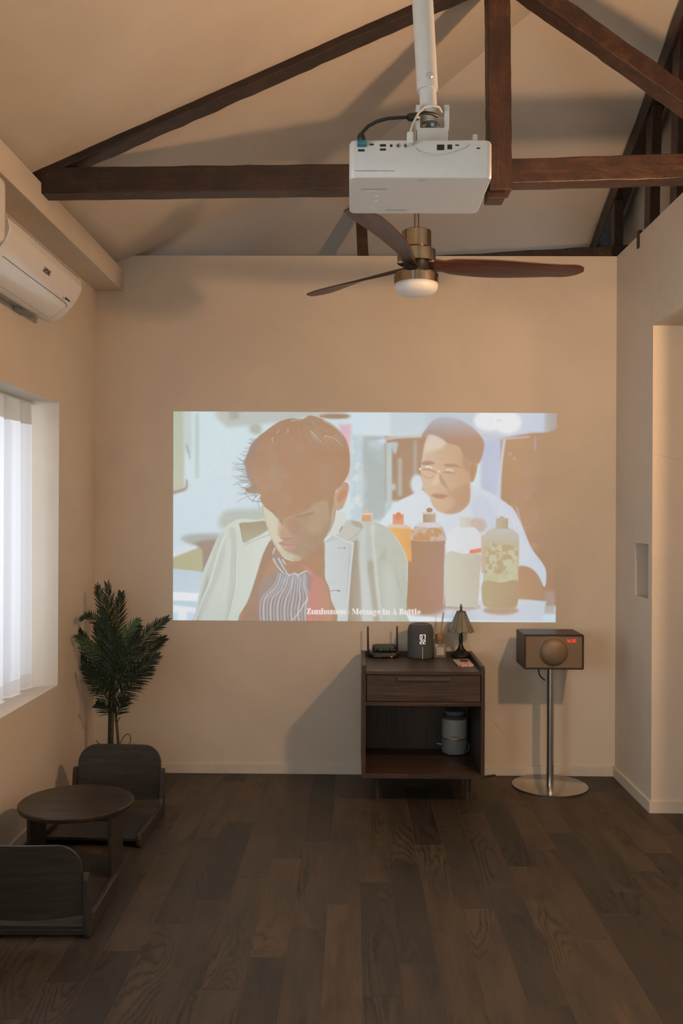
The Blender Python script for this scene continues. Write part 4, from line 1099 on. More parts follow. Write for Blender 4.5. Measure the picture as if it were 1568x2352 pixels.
FR = [([(258, 1590), (262, 1470), (246, 1345)], 34, .088, M_lf, (0, -.02, -.03)),
      ([(258, 1570), (255, 1430), (225, 1350)], 30, .080, M_lf, (0, .02, .05)),
      ([(262, 1560), (266, 1440), (278, 1365)], 28, .080, M_lf, (0, .03, .04)),
      ([(262, 1600), (305, 1470), (382, 1422)], 34, .082, M_lf, (0, -.03, -.06)),
      ([(262, 1600), (315, 1500), (376, 1468)], 30, .078, M_lf, (0, .02, .06)),
      ([(262, 1615), (305, 1540), (362, 1508)], 32, .080, M_lf, (0, -.06, -.10)),
      ([(262, 1630), (295, 1572), (348, 1538)], 26, .078, M_lf, (0, -.04, -.09)),
      ([(256, 1600), (215, 1520), (183, 1450)], 34, .075, M_lf, (0, -.01, -.02)),
      ([(256, 1615), (215, 1560), (180, 1500)], 30, .072, M_lf, (0, .02, .03)),
      ([(255, 1530), (205, 1478), (174, 1463)], 22, .050, tpm2, (-.03, -.10, -.14)),
      ([(258, 1500), (220, 1390), (188, 1422)], 20, .050, M_lf, (0, -.05, -.10)),
      ([(258, 1640), (235, 1570), (200, 1540)], 28, .075, M_lf, (0, -.05, -.09)),
      ([(257, 1650), (240, 1622), (224, 1618)], 16, .055, M_lf, (0, -.04, -.06)),
      ([(264, 1655), (275, 1620), (286, 1605)], 18, .065, M_lf, (0, -.03, -.04)),
      ([(260, 1560), (275, 1480), (320, 1440)], 26, .070, M_lf, (0, .05, .10)),
      ([(260, 1540), (278, 1450), (318, 1425)], 24, .060, tpm2, (-.02, -.07, -.10)),
      ([(259, 1620), (262, 1530), (252, 1440)], 36, .085, M_lf, (-.02, -.07, -.11)),
      ([(256, 1610), (235, 1520), (222, 1440)], 30, .080, M_lf, (0, -.05, -.06)),
      ([(261, 1600), (290, 1500), (318, 1465)], 30, .080, M_lf, (-.02, -.09, -.13)),
      ([(258, 1585), (240, 1480), (235, 1400)], 32, .082, M_lf, (-.02, -.08, -.10))]
for i, (px4, n, ll, mt, dys) in enumerate(FR): frond(px4, n, ll, mt, 100 + i, dys)

# ================================================================== the projected film picture on the back wall
GW, GH = 760, 414
C4 = ((398.0, 945.0), (1279.5, 949.0), (1275.5, 1429.5), (397.0, 1424.5))     # corners in pixels
sg, tg_ = np.meshgrid(np.linspace(0, 1, GW), np.linspace(0, 1, GH))
def bil(i):
    return (C4[0][i]*(1 - sg) + C4[1][i]*sg)*(1 - tg_) + (C4[3][i]*(1 - sg) + C4[2][i]*sg)*tg_
U, V = bil(0), bil(1)
IMG = np.zeros((GH, GW, 3))
WALLC = np.array((170.0, 133.0, 105.0))
def smooth_noise(scale, seed, octaves=3):
    """value noise on the picture grid; scale in pixels"""
    rs = np.random.RandomState(seed); out = np.zeros((GH, GW)); amp = 1.0; tot = 0
    for o in range(octaves):
        s = scale/2**o
        gx, gy = int(900/s) + 4, int(500/s) + 4
        g = rs.rand(gy, gx); fx = (U - 390)/s; fy = (V - 940)/s
        ix = np.clip(fx.astype(int), 0, gx - 2); iy = np.clip(fy.astype(int), 0, gy - 2)
        ax_ = fx - ix; ay_ = fy - iy; ax_ = ax_*ax_*(3 - 2*ax_); ay_ = ay_*ay_*(3 - 2*ay_)
        out += amp*((g[iy, ix]*(1 - ax_) + g[iy, ix + 1]*ax_)*(1 - ay_) + (g[iy + 1, ix]*(1 - ax_) + g[iy + 1, ix + 1]*ax_)*ay_)
        tot += amp; amp *= 0.5
    return out/tot
def spline(p, closed=True, n=5):
    p = [np.array(q, float) for q in p]; N = len(p); out = []
    for i in range(N if closed else N - 1):
        g = lambda j: p[j % N] if closed else p[max(0, min(N - 1, j))]
        a, b, c, d = g(i - 1), g(i), g(i + 1), g(i + 2)
        for k in range(n):
            t = k/n
            out.append(0.5*((2*b) + (-a + c)*t + (2*a - 5*b + 4*c - d)*t*t + (-a + 3*b - 3*c + d)*t**3))
    if not closed: out.append(p[-1])
    return np.array(out)
def window(P, pad):
    u0, v0 = P.min(0) - pad; u1, v1 = P.max(0) + pad
    i0 = max(0, int((u0 - 398)/881*GW) - 6); i1 = min(GW, int((u1 - 398)/881*GW) + 8)
    j0 = max(0, int((v0 - 947)/480*GH) - 6); j1 = min(GH, int((v1 - 947)/480*GH) + 8)
    return slice(j0, max(j0 + 1, j1)), slice(i0, max(i0 + 1, i1))
def mask_of(P, soft):
    sl = window(P, soft*2 + 3); u, v = U[sl], V[sl]
    d2 = np.full(u.shape, 1e9); ins = np.zeros(u.shape, bool); n = len(P)
    for i in range(n):
        (ax_, ay_), (bx_, by_) = P[i], P[(i + 1) % n]
        ex, ey = bx_ - ax_, by_ - ay_; L = ex*ex + ey*ey + 1e-12
        t = np.clip(((u - ax_)*ex + (v - ay_)*ey)/L, 0, 1)
        d2 = np.minimum(d2, (u - ax_ - t*ex)**2 + (v - ay_ - t*ey)**2)
        c = ((ay_ > v) != (by_ > v))
        with np.errstate(divide='ignore', invalid='ignore'):
            x = ax_ + (v - ay_)/(by_ - ay_ + 1e-12)*ex
        ins ^= c & (u < x)
    sd = np.where(ins, 1, -1)*np.sqrt(d2)
    m = np.clip(sd/(2*soft) + 0.5, 0, 1); return sl, m*m*(3 - 2*m)
def put(sl, m, color, alpha):
    c = color(U[sl], V[sl]) if callable(color) else np.array(color, float)
    IMG[sl] = IMG[sl]*(1 - (m*alpha)[..., None]) + c*(m*alpha)[..., None]
def poly(p, color, soft=1.0, alpha=1.0, curve=True):
    P = spline(p) if curve else np.array(p, float)
    sl, m = mask_of(P, soft); put(sl, m, color, alpha)
def rect(x0, y0, x1, y1, color, soft=2.0, alpha=1.0):
    poly([(x0, y0), (x1, y0), (x1, y1), (x0, y1)], color, soft, alpha, False)
def ell(cx, cy, rx, ry, color, soft=1.0, alpha=1.0):
    poly([(cx + rx*math.cos(a*math.pi/12), cy + ry*math.sin(a*math.pi/12)) for a in range(24)], color, soft, alpha, False)
def line(p, color, w0=1.0, w1=None, soft=0.7, alpha=1.0, curve=True):
    P = spline(p, False, 6) if curve else np.array(p, float)
    w1 = w0 if w1 is None else w1
    sl = window(P, max(w0, w1)*2 + soft*2 + 3); u, v = U[sl], V[sl]; best = np.full(u.shape, -1e9); n = len(P)
    for i in range(n - 1):
        (ax_, ay_), (bx_, by_) = P[i], P[i + 1]; ex, ey = bx_ - ax_, by_ - ay_; L = ex*ex + ey*ey + 1e-12
        t = np.clip(((u - ax_)*ex + (v - ay_)*ey)/L, 0, 1); d = np.sqrt((u - ax_ - t*ex)**2 + (v - ay_ - t*ey)**2)
        w = (w0 + (w1 - w0)*(i + t)/(n - 1))/2
        best = np.maximum(best, w - d)
    m = np.clip(best/(2*soft) + 0.5, 0, 1); put(sl, m*m*(3 - 2*m), color, alpha)
def xf(ox, oy, s): return lambda pts: [(ox + s*x, oy + s*y) for x, y in pts]
A_ = xf(380, 920, .3061); B_ = xf(820, 920, .3061); C_x = xf(540, 940, .2041); D_x = xf(390, 1180, .1977); E_x = xf(640, 1180, .2041); F_x = xf(840, 940, .1913)
def vgrad(c0, c1, v0, v1):
    c0, c1 = np.array(c0, float), np.array(c1, float)
    return lambda u, v: c0 + (c1 - c0)*np.clip((v - v0)/(v1 - v0), 0, 1)[..., None]
def ugrad(c0, c1, u0, u1):
    c0, c1 = np.array(c0, float), np.array(c1, float)
    return lambda u, v: c0 + (c1 - c0)*np.clip((u - u0)/(u1 - u0), 0, 1)[..., None]
W_ = tuple(WALLC)

# --- blurred shop behind the first man
IMG[:] = (202, 216, 220)
sl_all = (slice(0, GH), slice(0, GW))
put(sl_all, (U < 640)*1.0, vgrad((205, 220, 224), (194, 209, 218), 960, 1300), 1.0)
poly(A_([(440, 60), (1300, 60), (1300, 100), (1000, 140), (800, 170), (560, 195), (450, 190)]), (184, 187, 181), 8, .9)
rect(*A_([(480, 60), (548, 140)])[0], *A_([(480, 60), (548, 140)])[1], (166, 162, 150), 6, .8)
ell(*A_([(680, 215)])[0], 14, 12, (172, 174, 162), 7, .9)
rect(390, 940, 423, 1126, (184, 189, 168), 5)
rect(421, 945, 440, 1040, (192, 200, 196), 6, .8)
rect(448, 950, 457, 1098, (184, 194, 186), 4, .8)
line(A_([(60, 690), (150, 660), (160, 600)]), (158, 136, 122), 8, 3, 4, .9)
line(A_([(160, 340), (185, 430)]), (150, 160, 160), 5, 3, 3, .7)
ell(*A_([(1280, 118)])[0], 38, 6, (164, 134, 108), 4)
poly(A_([(1400, 90), (1568, 90), (1568, 270), (1400, 280)]), (204, 218, 226), 8)
rect(*A_([(1310, 180)])[0], *A_([(1398, 600)])[0], vgrad((214, 176, 188), (206, 190, 194), 975, 1100), 6)
sp_n = smooth_noise(16, 5)
rect(*A_([(1395, 260)])[0], *A_([(1570, 900)])[0], lambda u, v: np.array((186, 202, 210.)) + 0*u[..., None], 6)
rect(*A_([(1505, 270)])[0], *A_([(1620, 900)])[0], (168, 180, 180), 9)
mk = np.clip((sp_n - .52)*5, 0, 1)*((U > 805) & (U < 870) & (V > 1005) & (V < 1170))
put(sl_all, mk, (212, 220, 216), .75)
# lower left: counter, boxes
poly(A_([(440, 840), (600, 815), (780, 830), (780, 960), (430, 960)]), (176, 184, 176), 10)
poly(A_([(120, 1030), (230, 1000), (460, 1010), (460, 1100), (240, 1100), (180, 1080)]), (166, 170, 166), 7)
poly(A_([(190, 1085), (460, 1060), (420, 1290), (270, 1290)]), (154, 136, 124), 6)
poly(A_([(55, 1110), (200, 1080), (240, 1120), (55, 1180)]), (204, 214, 220), 5)
poly(A_([(40, 1185), (255, 1100), (278, 1120), (282, 1285), (40, 1262)]), (174, 170, 138), 3, 1, False)
poly(A_([(40, 1262), (282, 1288), (300, 1440), (40, 1440)]), vgrad((186, 198, 208), (188, 204, 214), 1305, 1360), 2, 1, False)
poly(A_([(40, 1434), (248, 1446), (242, 1508), (40, 1500)]), (224, 226, 228), 2, 1, False)
poly(A_([(40, 1500), (245, 1508), (230, 1560), (40, 1535)]), (184, 202, 214), 3, 1, False)
poly(A_([(40, 1532), (235, 1556), (220, 1690), (40, 1690)]), (220, 225, 228), 3, 1, False)
rect(*A_([(40, 1590)])[0], *A_([(90, 1690)])[0], (190, 210, 220), 4, .9)
rect(*A_([(160, 1590)])[0], *A_([(240, 1690)])[0], (192, 208, 222), 4, .9)

# --- background of the second man
rect(*F_x([(-60, 20)])[0], *F_x([(300, 320)])[0], (206, 218, 224), 6)
rect(*F_x([(300, 20)])[0], *F_x([(730, 300)])[0], (194, 207, 214), 6)
rect(*F_x([(720, 20)])[0], *F_x([(1400, 300)])[0], (190, 198, 208), 8)
tree = smooth_noise(40, 9)
rect(*F_x([(-30, 330)])[0], *F_x([(250, 1300)])[0], lambda u, v: np.array((170, 180, 178.)) + 0*u[..., None], 7)
put(sl_all, np.clip((tree - .5)*4, 0, 1)*((U > 825) & (U < 885) & (V > 1010) & (V < 1190)), (190, 202, 204), .8)
rect(*F_x([(240, 330)])[0], *F_x([(720, 1100)])[0], (166, 137, 114), 6)
poly(F_x([(250, 345), (560, 300), (700, 290), (690, 330), (400, 352), (260, 372)]), (198, 200, 190), 3, .7)
rect(*F_x([(250, 400)])[0], *F_x([(318, 1270)])[0], (182, 196, 196), 4)
poly(F_x([(260, 440), (310, 400), (385, 405), (370, 520), (335, 520), (320, 470), (300, 520)]), (182, 192, 190), 4)
rect(*F_x([(390, 590)])[0], *F_x([(440, 1040)])[0], (176, 172, 158), 4)
rect(*F_x([(575, 380)])[0], *F_x([(618, 900)])[0], (172, 162, 148), 5)
rect(*F_x([(300, 900)])[0], *F_x([(360, 970)])[0], (186, 192, 188), 5)
ell(*F_x([(200, 385)])[0], 9, 6, (196, 210, 224), 4)
ell(*F_x([(620, 900)])[0], 15, 22, (204, 214, 220), 6)
rect(*B_([(930, 250)])[0], *B_([(1105, 760)])[0], ugrad((182, 188, 206), (184, 192, 212), 1110, 1150), 6)
rect(*B_([(900, 60)])[0], *B_([(1245, 290)])[0], (196, 202, 214), 8)
rect(*B_([(1210, 60)])[0], *B_([(1405, 252)])[0], (200, 204, 216), 4)
rect(*B_([(1405, 60)])[0], *B_([(1560, 240)])[0], ugrad((190, 180, 176), (176, 160, 152), 1255, 1280), 5)
poly(B_([(1080, 285), (1300, 245), (1420, 240), (1560, 200), (1560, 1540), (1080, 1540)]), W_, 5, 1, False)
line(B_([(950, 262), (1100, 285), (1290, 272)]), (196, 190, 194), 7, 4, 3, .8)
line(B_([(1105, 300), (1080, 500), (1060, 720)]), (200, 202, 204), 7, 6, 3, .9)
ell(*B_([(1000, 150)])[0], 38, 24, (226, 226, 230), 6)
ell(*B_([(1130, 165)])[0], 32, 26, (228, 228, 231), 6)
ell(*B_([(1065, 150)])[0], 6, 3, (206, 208, 218), 3, .8)
bush = smooth_noise(24, 21)
put(sl_all, np.clip((bush - .55)*4, 0, 1)*((U > 1180) & (U < 1262) & (V > 1060) & (V < 1300)), (188, 160, 140), .45)
line(B_([(1335, 280), (1338, 370)]), (192, 180, 178), 6, 6, 3, .6)
for x, y in ((1145, 400), (1182, 435)): ell(*B_([(x, y)])[0], 5, 5, (190, 170, 158), 3, .7)
rect(*B_([(1400, 1430)])[0], *B_([(1482, 1600)])[0], (178, 156, 148), 5, .7)

# --- second man: shirt, arm, head
poly(B_([(180, 930), (240, 830), (300, 765), (400, 712), (500, 675), (560, 780), (720, 855), (820, 800), (850, 650), (880, 655), (960, 672), (1080, 740), (1180, 825), (1250, 970), (1310, 1110), (1390, 1220), (1418, 1290), (1405, 1400), (1340, 1300), (1260, 1250), (1200, 1290), (1100, 1400), (400, 1400), (200, 1050)]),
     ugrad((210, 217, 222), (200, 206, 216), 900, 1180), 2.5)
poly(B_([(860, 760), (940, 700), (1000, 760), (1080, 900), (1130, 1100), (1000, 1000), (880, 900)]), (192, 199, 212), 8, .8)
for i in range(7):
    x = 960 + i*40
    line(B_([(x, 730 + i*12), (x + 40, 860 + i*16), (x + 60, 960 + i*20)]), (190, 197, 210), 2.5, 1.5, 2, .6)
poly(B_([(1200, 1265), (1280, 1248), (1345, 1295), (1392, 1390), (1395, 1500), (1210, 1500)]), (176, 140, 110), 3)
ell(*B_([(900, 940)])[0], 22, 18, (190, 165, 150), 6, .8)
poly(F_x([(680, 305), (735, 225), (820, 130), (950, 95), (1100, 118), (1250, 195), (1365, 300), (1415, 380), (1418, 480), (1385, 600), (1345, 660), (1270, 650), (1160, 560), (1100, 470), (960, 400), (860, 330), (760, 310), (725, 400), (690, 520), (660, 420)]),
     vgrad((176, 178, 184), (164, 134, 114), 960, 1015), 3)
poly(F_x([(725, 360), (800, 308), (900, 350), (980, 410), (1120, 440), (1165, 540), (1262, 650), (1345, 645), (1325, 760), (1295, 860), (1255, 895), (1252, 1090), (1190, 1190), (1090, 1250), (950, 1252), (850, 1210), (792, 1130), (770, 1060), (712, 980), (680, 860), (664, 720), (682, 560)]),
     ugrad((206, 180, 156), (190, 154, 124), 970, 1085), 2)
poly(F_x([(735, 380), (800, 315), (960, 390), (900, 470), (790, 500), (710, 520)]), (214, 202, 188), 6, .8)
poly(F_x([(680, 640), (760, 620), (830, 650), (760, 668), (690, 668)]), (150, 122, 104), 3, .8)
poly(F_x([(950, 660), (1060, 655), (1140, 700), (1050, 690), (960, 685)]), (152, 122, 102), 3, .7)
line(F_x([(690, 720), (770, 730), (850, 760)]), (152, 122, 104), 4, 2, 2.5, .7)
line(F_x([(940, 760), (1030, 765), (1110, 790)]), (154, 122, 102), 4, 2, 2.5, .6)
line(F_x([(728, 692), (765, 690), (800, 708)]), (222, 218, 206), 4, 2.5, 1.2)
line(F_x([(978, 728), (1015, 725), (1048, 740)]), (220, 212, 198), 3.5, 2.5, 1.2)
ell(*F_x([(878, 745)])[0], 3, 2.6, (212, 204, 176), 1.2); ell(*F_x([(655, 718)])[0], 2.6, 2.6, (220, 218, 210), 1.2)
ell(*F_x([(1100, 790)])[0], 3, 2.6, (198, 180, 160), 1.5, .8)
line(F_x([(690, 790), (760, 830), (830, 800)]), (170, 140, 116), 2, 1.5, 1.2, .7)
poly(F_x([(850, 790), (880, 770), (890, 860), (860, 905), (790, 908), (800, 880)]), (216, 192, 168), 4, .8)
poly(F_x([(885, 780), (940, 860), (985, 940), (950, 930), (900, 860)]), (160, 126, 102), 4, .6)
poly(F_x([(790, 1030), (860, 1015), (985, 1035), (940, 1070), (850, 1065)]), (172, 120, 100), 3, .8)
line(F_x([(960, 900), (1000, 980), (1020, 1060)]), (184, 154, 130), 4, 3, 3, .6)
poly(F_x([(1260, 680), (1310, 660), (1335, 720), (1300, 850), (1265, 860)]), (180, 140, 110), 3, .9)
line(F_x([(1290, 680), (1275, 760), (1282, 840)]), (160, 122, 98), 4, 3, 2.5, .7)
poly(F_x([(1000, 1000), (1240, 900), (1245, 1090), (1180, 1180), (1080, 1240), (960, 1240), (1080, 1130)]), (172, 138, 112), 8, .5)
poly(F_x([(1170, 560), (1265, 660), (1250, 760), (1180, 700)]), (160, 128, 106), 6, .5)

# --- table and bottles
poly(B_([(360, 1590), (640, 1520), (930, 1500), (1200, 1488), (1418, 1506), (1378, 1700), (340, 1700)]), ugrad((182, 176, 172), (198, 203, 210), 930, 1040), 3, 1, False)
poly(B_([(370, 1598), (620, 1632), (1000, 1652), (1380, 1660), (1375, 1700), (360, 1700)]), (216, 222, 226), 3, 1, False)
poly(B_([(370, 1490), (660, 1500), (650, 1580), (560, 1612), (380, 1595)]), (168, 138, 118), 6, .9)
ell(*B_([(1080, 1575)])[0], 40, 10, (172, 142, 120), 5, .85); ell(*B_([(790, 1548)])[0], 42, 8, (176, 152, 134), 5, .8)
# small orange bottle behind the shoulder
rect(*B_([(30, 845)])[0], *B_([(118, 915)])[0], (212, 200, 186), 1.5); rect(*B_([(38, 858)])[0], *B_([(110, 915)])[0], (208, 156, 122), 1.5)
ell(*B_([(72, 830)])[0], 4, 4, (208, 180, 162), 1.5)
# orange bottle
poly(B_([(225, 950), (270, 925), (350, 925), (402, 950), (420, 1000), (416, 1210), (300, 1215), (250, 1040)]), vgrad((206, 196, 188), (218, 168, 96), 1206, 1222), 1.6)
poly(B_([(240, 968), (410, 968), (418, 1010), (414, 1205), (300, 1212), (250, 1040)]), ugrad((222, 172, 102), (214, 160, 86), 905, 945), 1.6)
rect(*B_([(270, 852)])[0], *B_([(352, 930)])[0], (212, 152, 118), 1.4); ell(*B_([(312, 872)])[0], 8, 7, (206, 126, 104), 2.5); ell(*B_([(312, 848)])[0], 5, 3, (196, 128, 104), 1.2)
# brown bottle
poly(B_([(408, 1060), (418, 990), (440, 945), (500, 912), (590, 912), (640, 950), (664, 1020), (664, 1080), (655, 1540), (385, 1560), (385, 1225), (412, 1210)]), ugrad((160, 122, 100), (166, 132, 116), 950, 1020), 1.6)
poly(B_([(415, 1050), (420, 985), (445, 945), (500, 914), (590, 914), (640, 955), (660, 1020), (660, 1052)]), (196, 180, 168), 2, .9)
sp2 = smooth_noise(9, 33)
slb, mb_ = mask_of(np.array(B_([(420, 1052), (430, 980), (520, 950), (630, 960), (655, 1020), (655, 1054)])), 2)
put(slb, mb_*np.clip((sp2[slb] - .40)*5, 0, 1), (190, 142, 96), .9)
poly(B_([(440, 940), (500, 905), (590, 905), (640, 945), (560, 955), (500, 950)]), (206, 208, 212), 2.5, .8)
rect(*B_([(497, 842)])[0], *B_([(592, 915)])[0], ugrad((170, 142, 118), (184, 168, 148), 975, 1000), 1.4); rect(*B_([(500, 838)])[0], *B_([(590, 852)])[0], (202, 194, 184), 1.6); ell(*B_([(545, 822)])[0], 7, 5, (140, 108, 84), 1.4)
line(B_([(662, 1080), (657, 1300), (652, 1530)]), (214, 210, 206), 2.2, 1.6, .9, .8)
# white bottle
poly(B_([(670, 1160), (673, 1060), (690, 995), (750, 948), (860, 946), (915, 985), (936, 1050), (934, 1160), (925, 1300), (908, 1530), (860, 1546), (700, 1540), (664, 1505)]), ugrad((214, 218, 222), (206, 208, 212), 1020, 1110), 1.5)
poly(B_([(668, 1158), (800, 1150), (930, 1160), (922, 1300), (906, 1528), (860, 1544), (700, 1538), (664, 1503)]), ugrad((196, 196, 182), (188, 180, 164), 1025, 1105), 2)
rect(*B_([(770, 872)])[0], *B_([(854, 952)])[0], ugrad((206, 204, 194), (196, 190, 176), 1055, 1082), 1.4); rect(*B_([(798, 845)])[0], *B_([(826, 880)])[0], (210, 208, 200), 1.4)
poly(B_([(845, 1122), (932, 1107), (932, 1140), (847, 1148)]), (220, 112, 82), 1.0, 1, False)
rect(*B_([(935, 1010)])[0], *B_([(950, 1290)])[0], (196, 152, 126), 2.5, .8)
# green bottle
poly(B_([(948, 1370), (950, 1050), (975, 985), (1040, 952), (1132, 952), (1195, 990), (1216, 1060), (1208, 1370), (1202, 1530), (1150, 1558), (1000, 1556), (944, 1520)]), vgrad((186, 184, 178), (184, 172, 142), 1215, 1262), 1.5)
slb, mb_ = mask_of(np.array(B_([(955, 1370), (965, 1150), (1000, 1060), (1060, 1090), (1110, 1070), (1160, 1090), (1205, 1100), (1202, 1370)])), 2)
sp3 = smooth_noise(11, 44, 2)
put(slb, mb_, (176, 152, 118), .65); put(slb, mb_*np.clip((sp3[slb] - .42)*7, 0, 1), (194, 194, 166), .85)
rect(*B_([(950, 1300)])[0], *B_([(1206, 1362)])[0], (190, 188, 156), 3, .75)
poly(B_([(946, 1360), (1080, 1366), (1206, 1356), (1202, 1530), (1150, 1556), (1000, 1554), (944, 1518)]), ugrad((176, 160, 128), (170, 146, 116), 1112, 1190), 2)
rect(*B_([(1042, 884)])[0], *B_([(1134, 962)])[0], ugrad((182, 172, 150), (172, 156, 130), 1140, 1168), 1.4); ell(*B_([(1086, 878)])[0], 6, 3, (176, 164, 144), 1.2)

# --- first man: coat, shirt, scarf
poly(E_x([(480, 380), (600, 250), (690, 120), (760, 70), (930, 86), (1050, 88), (1180, 130), (1290, 220), (1400, 390), (1450, 530), (1455, 800), (1435, 1100), (1405, 1260), (560, 1260), (560, 950), (540, 820), (500, 720)]), ugrad((186, 190, 184), (180, 184, 172), 780, 930), 1.4)
poly(E_x([(840, 330), (915, 320), (910, 560), (930, 800), (940, 1260), (770, 1260), (800, 900), (825, 560)]), ugrad((156, 138, 120), (170, 164, 150), 800, 835), 3, .95)
poly(E_x([(1000, 560), (1090, 560), (1140, 800), (1160, 1260), (1060, 1260), (1020, 900)]), (164, 160, 144), 6, .8)
poly(E_x([(1240, 300), (1290, 420), (1330, 700), (1400, 930), (1330, 760), (1180, 520), (1110, 580), (1160, 470)]), (166, 164, 148), 6, .7)
poly(E_x([(920, 140), (980, 130), (990, 560), (1040, 900), (1070, 1260), (950, 1260), (930, 800), (905, 400)]), (192, 198, 195), 5, .85)
poly(E_x([(1040, 130), (1090, 140), (1080, 300), (1120, 650), (1180, 1260), (1150, 1260), (1090, 800), (1060, 400)]), (200, 205, 200), 4, .8)
poly(E_x([(1200, 420), (1260, 300), (1310, 600), (1320, 1260), (1220, 1260)]), (190, 194, 186), 7, .7)
line(E_x([(1290, 225), (1390, 380), (1446, 530), (1450, 800)]), (206, 208, 200), 2.5, 1.5, 1.4, .8)
poly(E_x([(495, 370), (560, 320), (640, 290), (760, 310), (846, 332), (825, 560), (795, 800), (765, 1260), (560, 1260), (560, 950), (540, 820), (502, 720)]), ugrad((198, 204, 204), (190, 196, 196), 745, 805), 1.6)
line(E_x([(805, 350), (795, 560), (765, 900)]), (168, 168, 160), 1.6, 1.2, 1.0, .8)
line(E_x([(845, 335), (818, 600), (785, 1000)]), (208, 212, 210), 2.2, 1.8, 1.2, .9)
poly(E_x([(620, -10), (735, -10), (765, 70), (730, 130), (690, 210), (630, 245), (570, 222), (620, 120)]), (204, 207, 201), 1.4)
poly(E_x([(700, 255), (735, 140), (800, 70), (880, 75), (945, 108), (958, 150), (880, 230), (775, 312), (720, 290)]), (190, 189, 180), 1.4)
poly(E_x([(820, 85), (900, 90), (950, 130), (920, 160), (840, 130)]), (164, 158, 142), 2, .8)
line(E_x([(955, 150), (880, 235), (775, 310)]), (160, 152, 138), 2, 1.5, 1.0, .8); line(E_x([(715, 150), (690, 200)]), (150, 122, 104), 3, 2, 1.0, .9)
line(E_x([(630, 245), (740, 300), (846, 334)]), (214, 216, 212), 3, 2, 1.2, .9); line(E_x([(665, 388), (745, 385)]), (164, 158, 150), 1.4, 1.8, .7); ell(*E_x([(745, 384)])[0], 1.8, 1.4, (120, 92, 78), .8)
line(E_x([(585, 872), (640, 862), (690, 868)]), (140, 122, 110), 1.2, 2.0, .7); ell(*E_x([(680, 868)])[0], 2.4, 1.8, (112, 86, 72), .8)
# left half of the coat
poly(D_x([(270, 1300), (300, 1150), (340, 960), (385, 690), (450, 520), (560, 270), (640, 160), (760, 78), (860, 58), (1000, 70), (1125, 72), (1190, 260), (1195, 310), (1100, 440), (1050, 620), (990, 800), (920, 1020), (840, 1300)]), vgrad((198, 205, 194), (192, 198, 190), 1200, 1420), 1.4)
poly(D_x([(560, 290), (640, 240), (640, 500), (560, 760), (470, 960), (330, 1300), (280, 1300), (400, 760), (470, 560)]), (180, 184, 176), 5, .7)
poly(D_x([(420, 780), (450, 720), (440, 840), (380, 1000), (320, 1260), (300, 1240)]), (164, 160, 150), 4, .7)
line(D_x([(640, 250), (560, 480), (480, 760), (380, 1000), (300, 1230)]), (208, 213, 205), 5, 3, 2.5, .9)
poly(D_x([(690, 220), (760, 180), (780, 400), (755, 650), (750, 900), (660, 1250), (640, 1250), (700, 760)]), (178, 182, 172), 5, .7)
line(D_x([(700, 300), (690, 600), (620, 1000)]), (202, 208, 200), 6, 4, 3, .7)
poly(D_x([(815, 112), (960, 98), (1115, 86), (1152, 180), (1080, 230), (960, 290), (860, 335), (830, 200)]), vgrad((160, 146, 124), (172, 168, 142), 1205, 1245), 1.6)
line(D_x([(818, 120), (828, 200), (855, 320)]), (140, 128, 112), 2.2, 1.4, 1.0, .8)
poly(D_x([(772, 420), (860, 370), (1000, 300), (1160, 185), (1192, 300), (1105, 440), (1045, 620), (970, 890), (850, 1300), (660, 1300), (740, 900), (762, 640)]), ugrad((196, 203, 192), (202, 208, 199), 545, 600), 1.5)
line(D_x([(772, 420), (762, 640), (752, 860), (660, 1260)]), (162, 160, 148), 1.6, 1.8, 1.0, .85)
line(D_x([(785, 430), (776, 640), (770, 860)]), (212, 216, 208), 1.6, 1.4, 1.0, .8)
line(D_x([(860, 372), (1000, 305), (1170, 240)]), (164, 158, 140), 1.4, 1.8, 1.0, .7)
# open front: shirt and scarf
poly(D_x([(1190, 300), (1260, 380), (1340, 520), (1568, 560), (1760, 480), (1803, 560), (1806, 740), (1850, 850), (1872, 980), (1880, 1300), (845, 1300), (960, 930), (1040, 640), (1100, 450)]), W_, 1.6)
poly(A_([(575, 1660), (650, 1420), (700, 1260), (740, 1140), (800, 1040), (830, 1100), (760, 1260), (700, 1420), (715, 1660)]), (158, 128, 110), 2)
poly(A_([(805, 1150), (870, 1175), (920, 1300), (1010, 1290), (1080, 1265), (1105, 1320), (1080, 1500), (1072, 1680), (735, 1680), (705, 1420), (760, 1330), (830, 1260)]), (156, 136, 126), 2.5)
for i in range(15):
    x = 715 + i*26; c = (182, 190, 198) if i % 2 else (172, 178, 188)
    xt = 850 + i*15; yt = 1290 + (i % 4)*12
    line(A_([(xt, yt), (xt - 30 + i*2, yt + 90), (x + 12, 1480), (x - 4, 1580), (x + 6, 1690)]), c, 3.4 if i % 3 else 2.2, 4.4 if i % 2 else 2.6, 1.1, .85)
for p in ([(812, 1190), (840, 1240), (890, 1300)], [(850, 1185), (880, 1240), (915, 1300)], [(880, 1195), (905, 1230)], [(820, 1110), (808, 1150)], [(1000, 1310), (1060, 1280), (1095, 1310)], [(930, 1310), (985, 1300), (1000, 1330)]):
    line(A_(p), (190, 200, 206), 4, 2.5, 1.2, .9)
line(A_([(1070, 1480), (1010, 1580), (945, 1660)]), (196, 204, 210), 3, 2, 1.2, .9)
poly(A_([(985, 1215), (1050, 1235), (1110, 1280), (1160, 1310), (1190, 1350), (1232, 1480), (1236, 1690), (1066, 1690), (1076, 1480), (1100, 1340), (1060, 1270)]), ugrad((188, 134, 122), (182, 140, 118), 712, 752), 2)
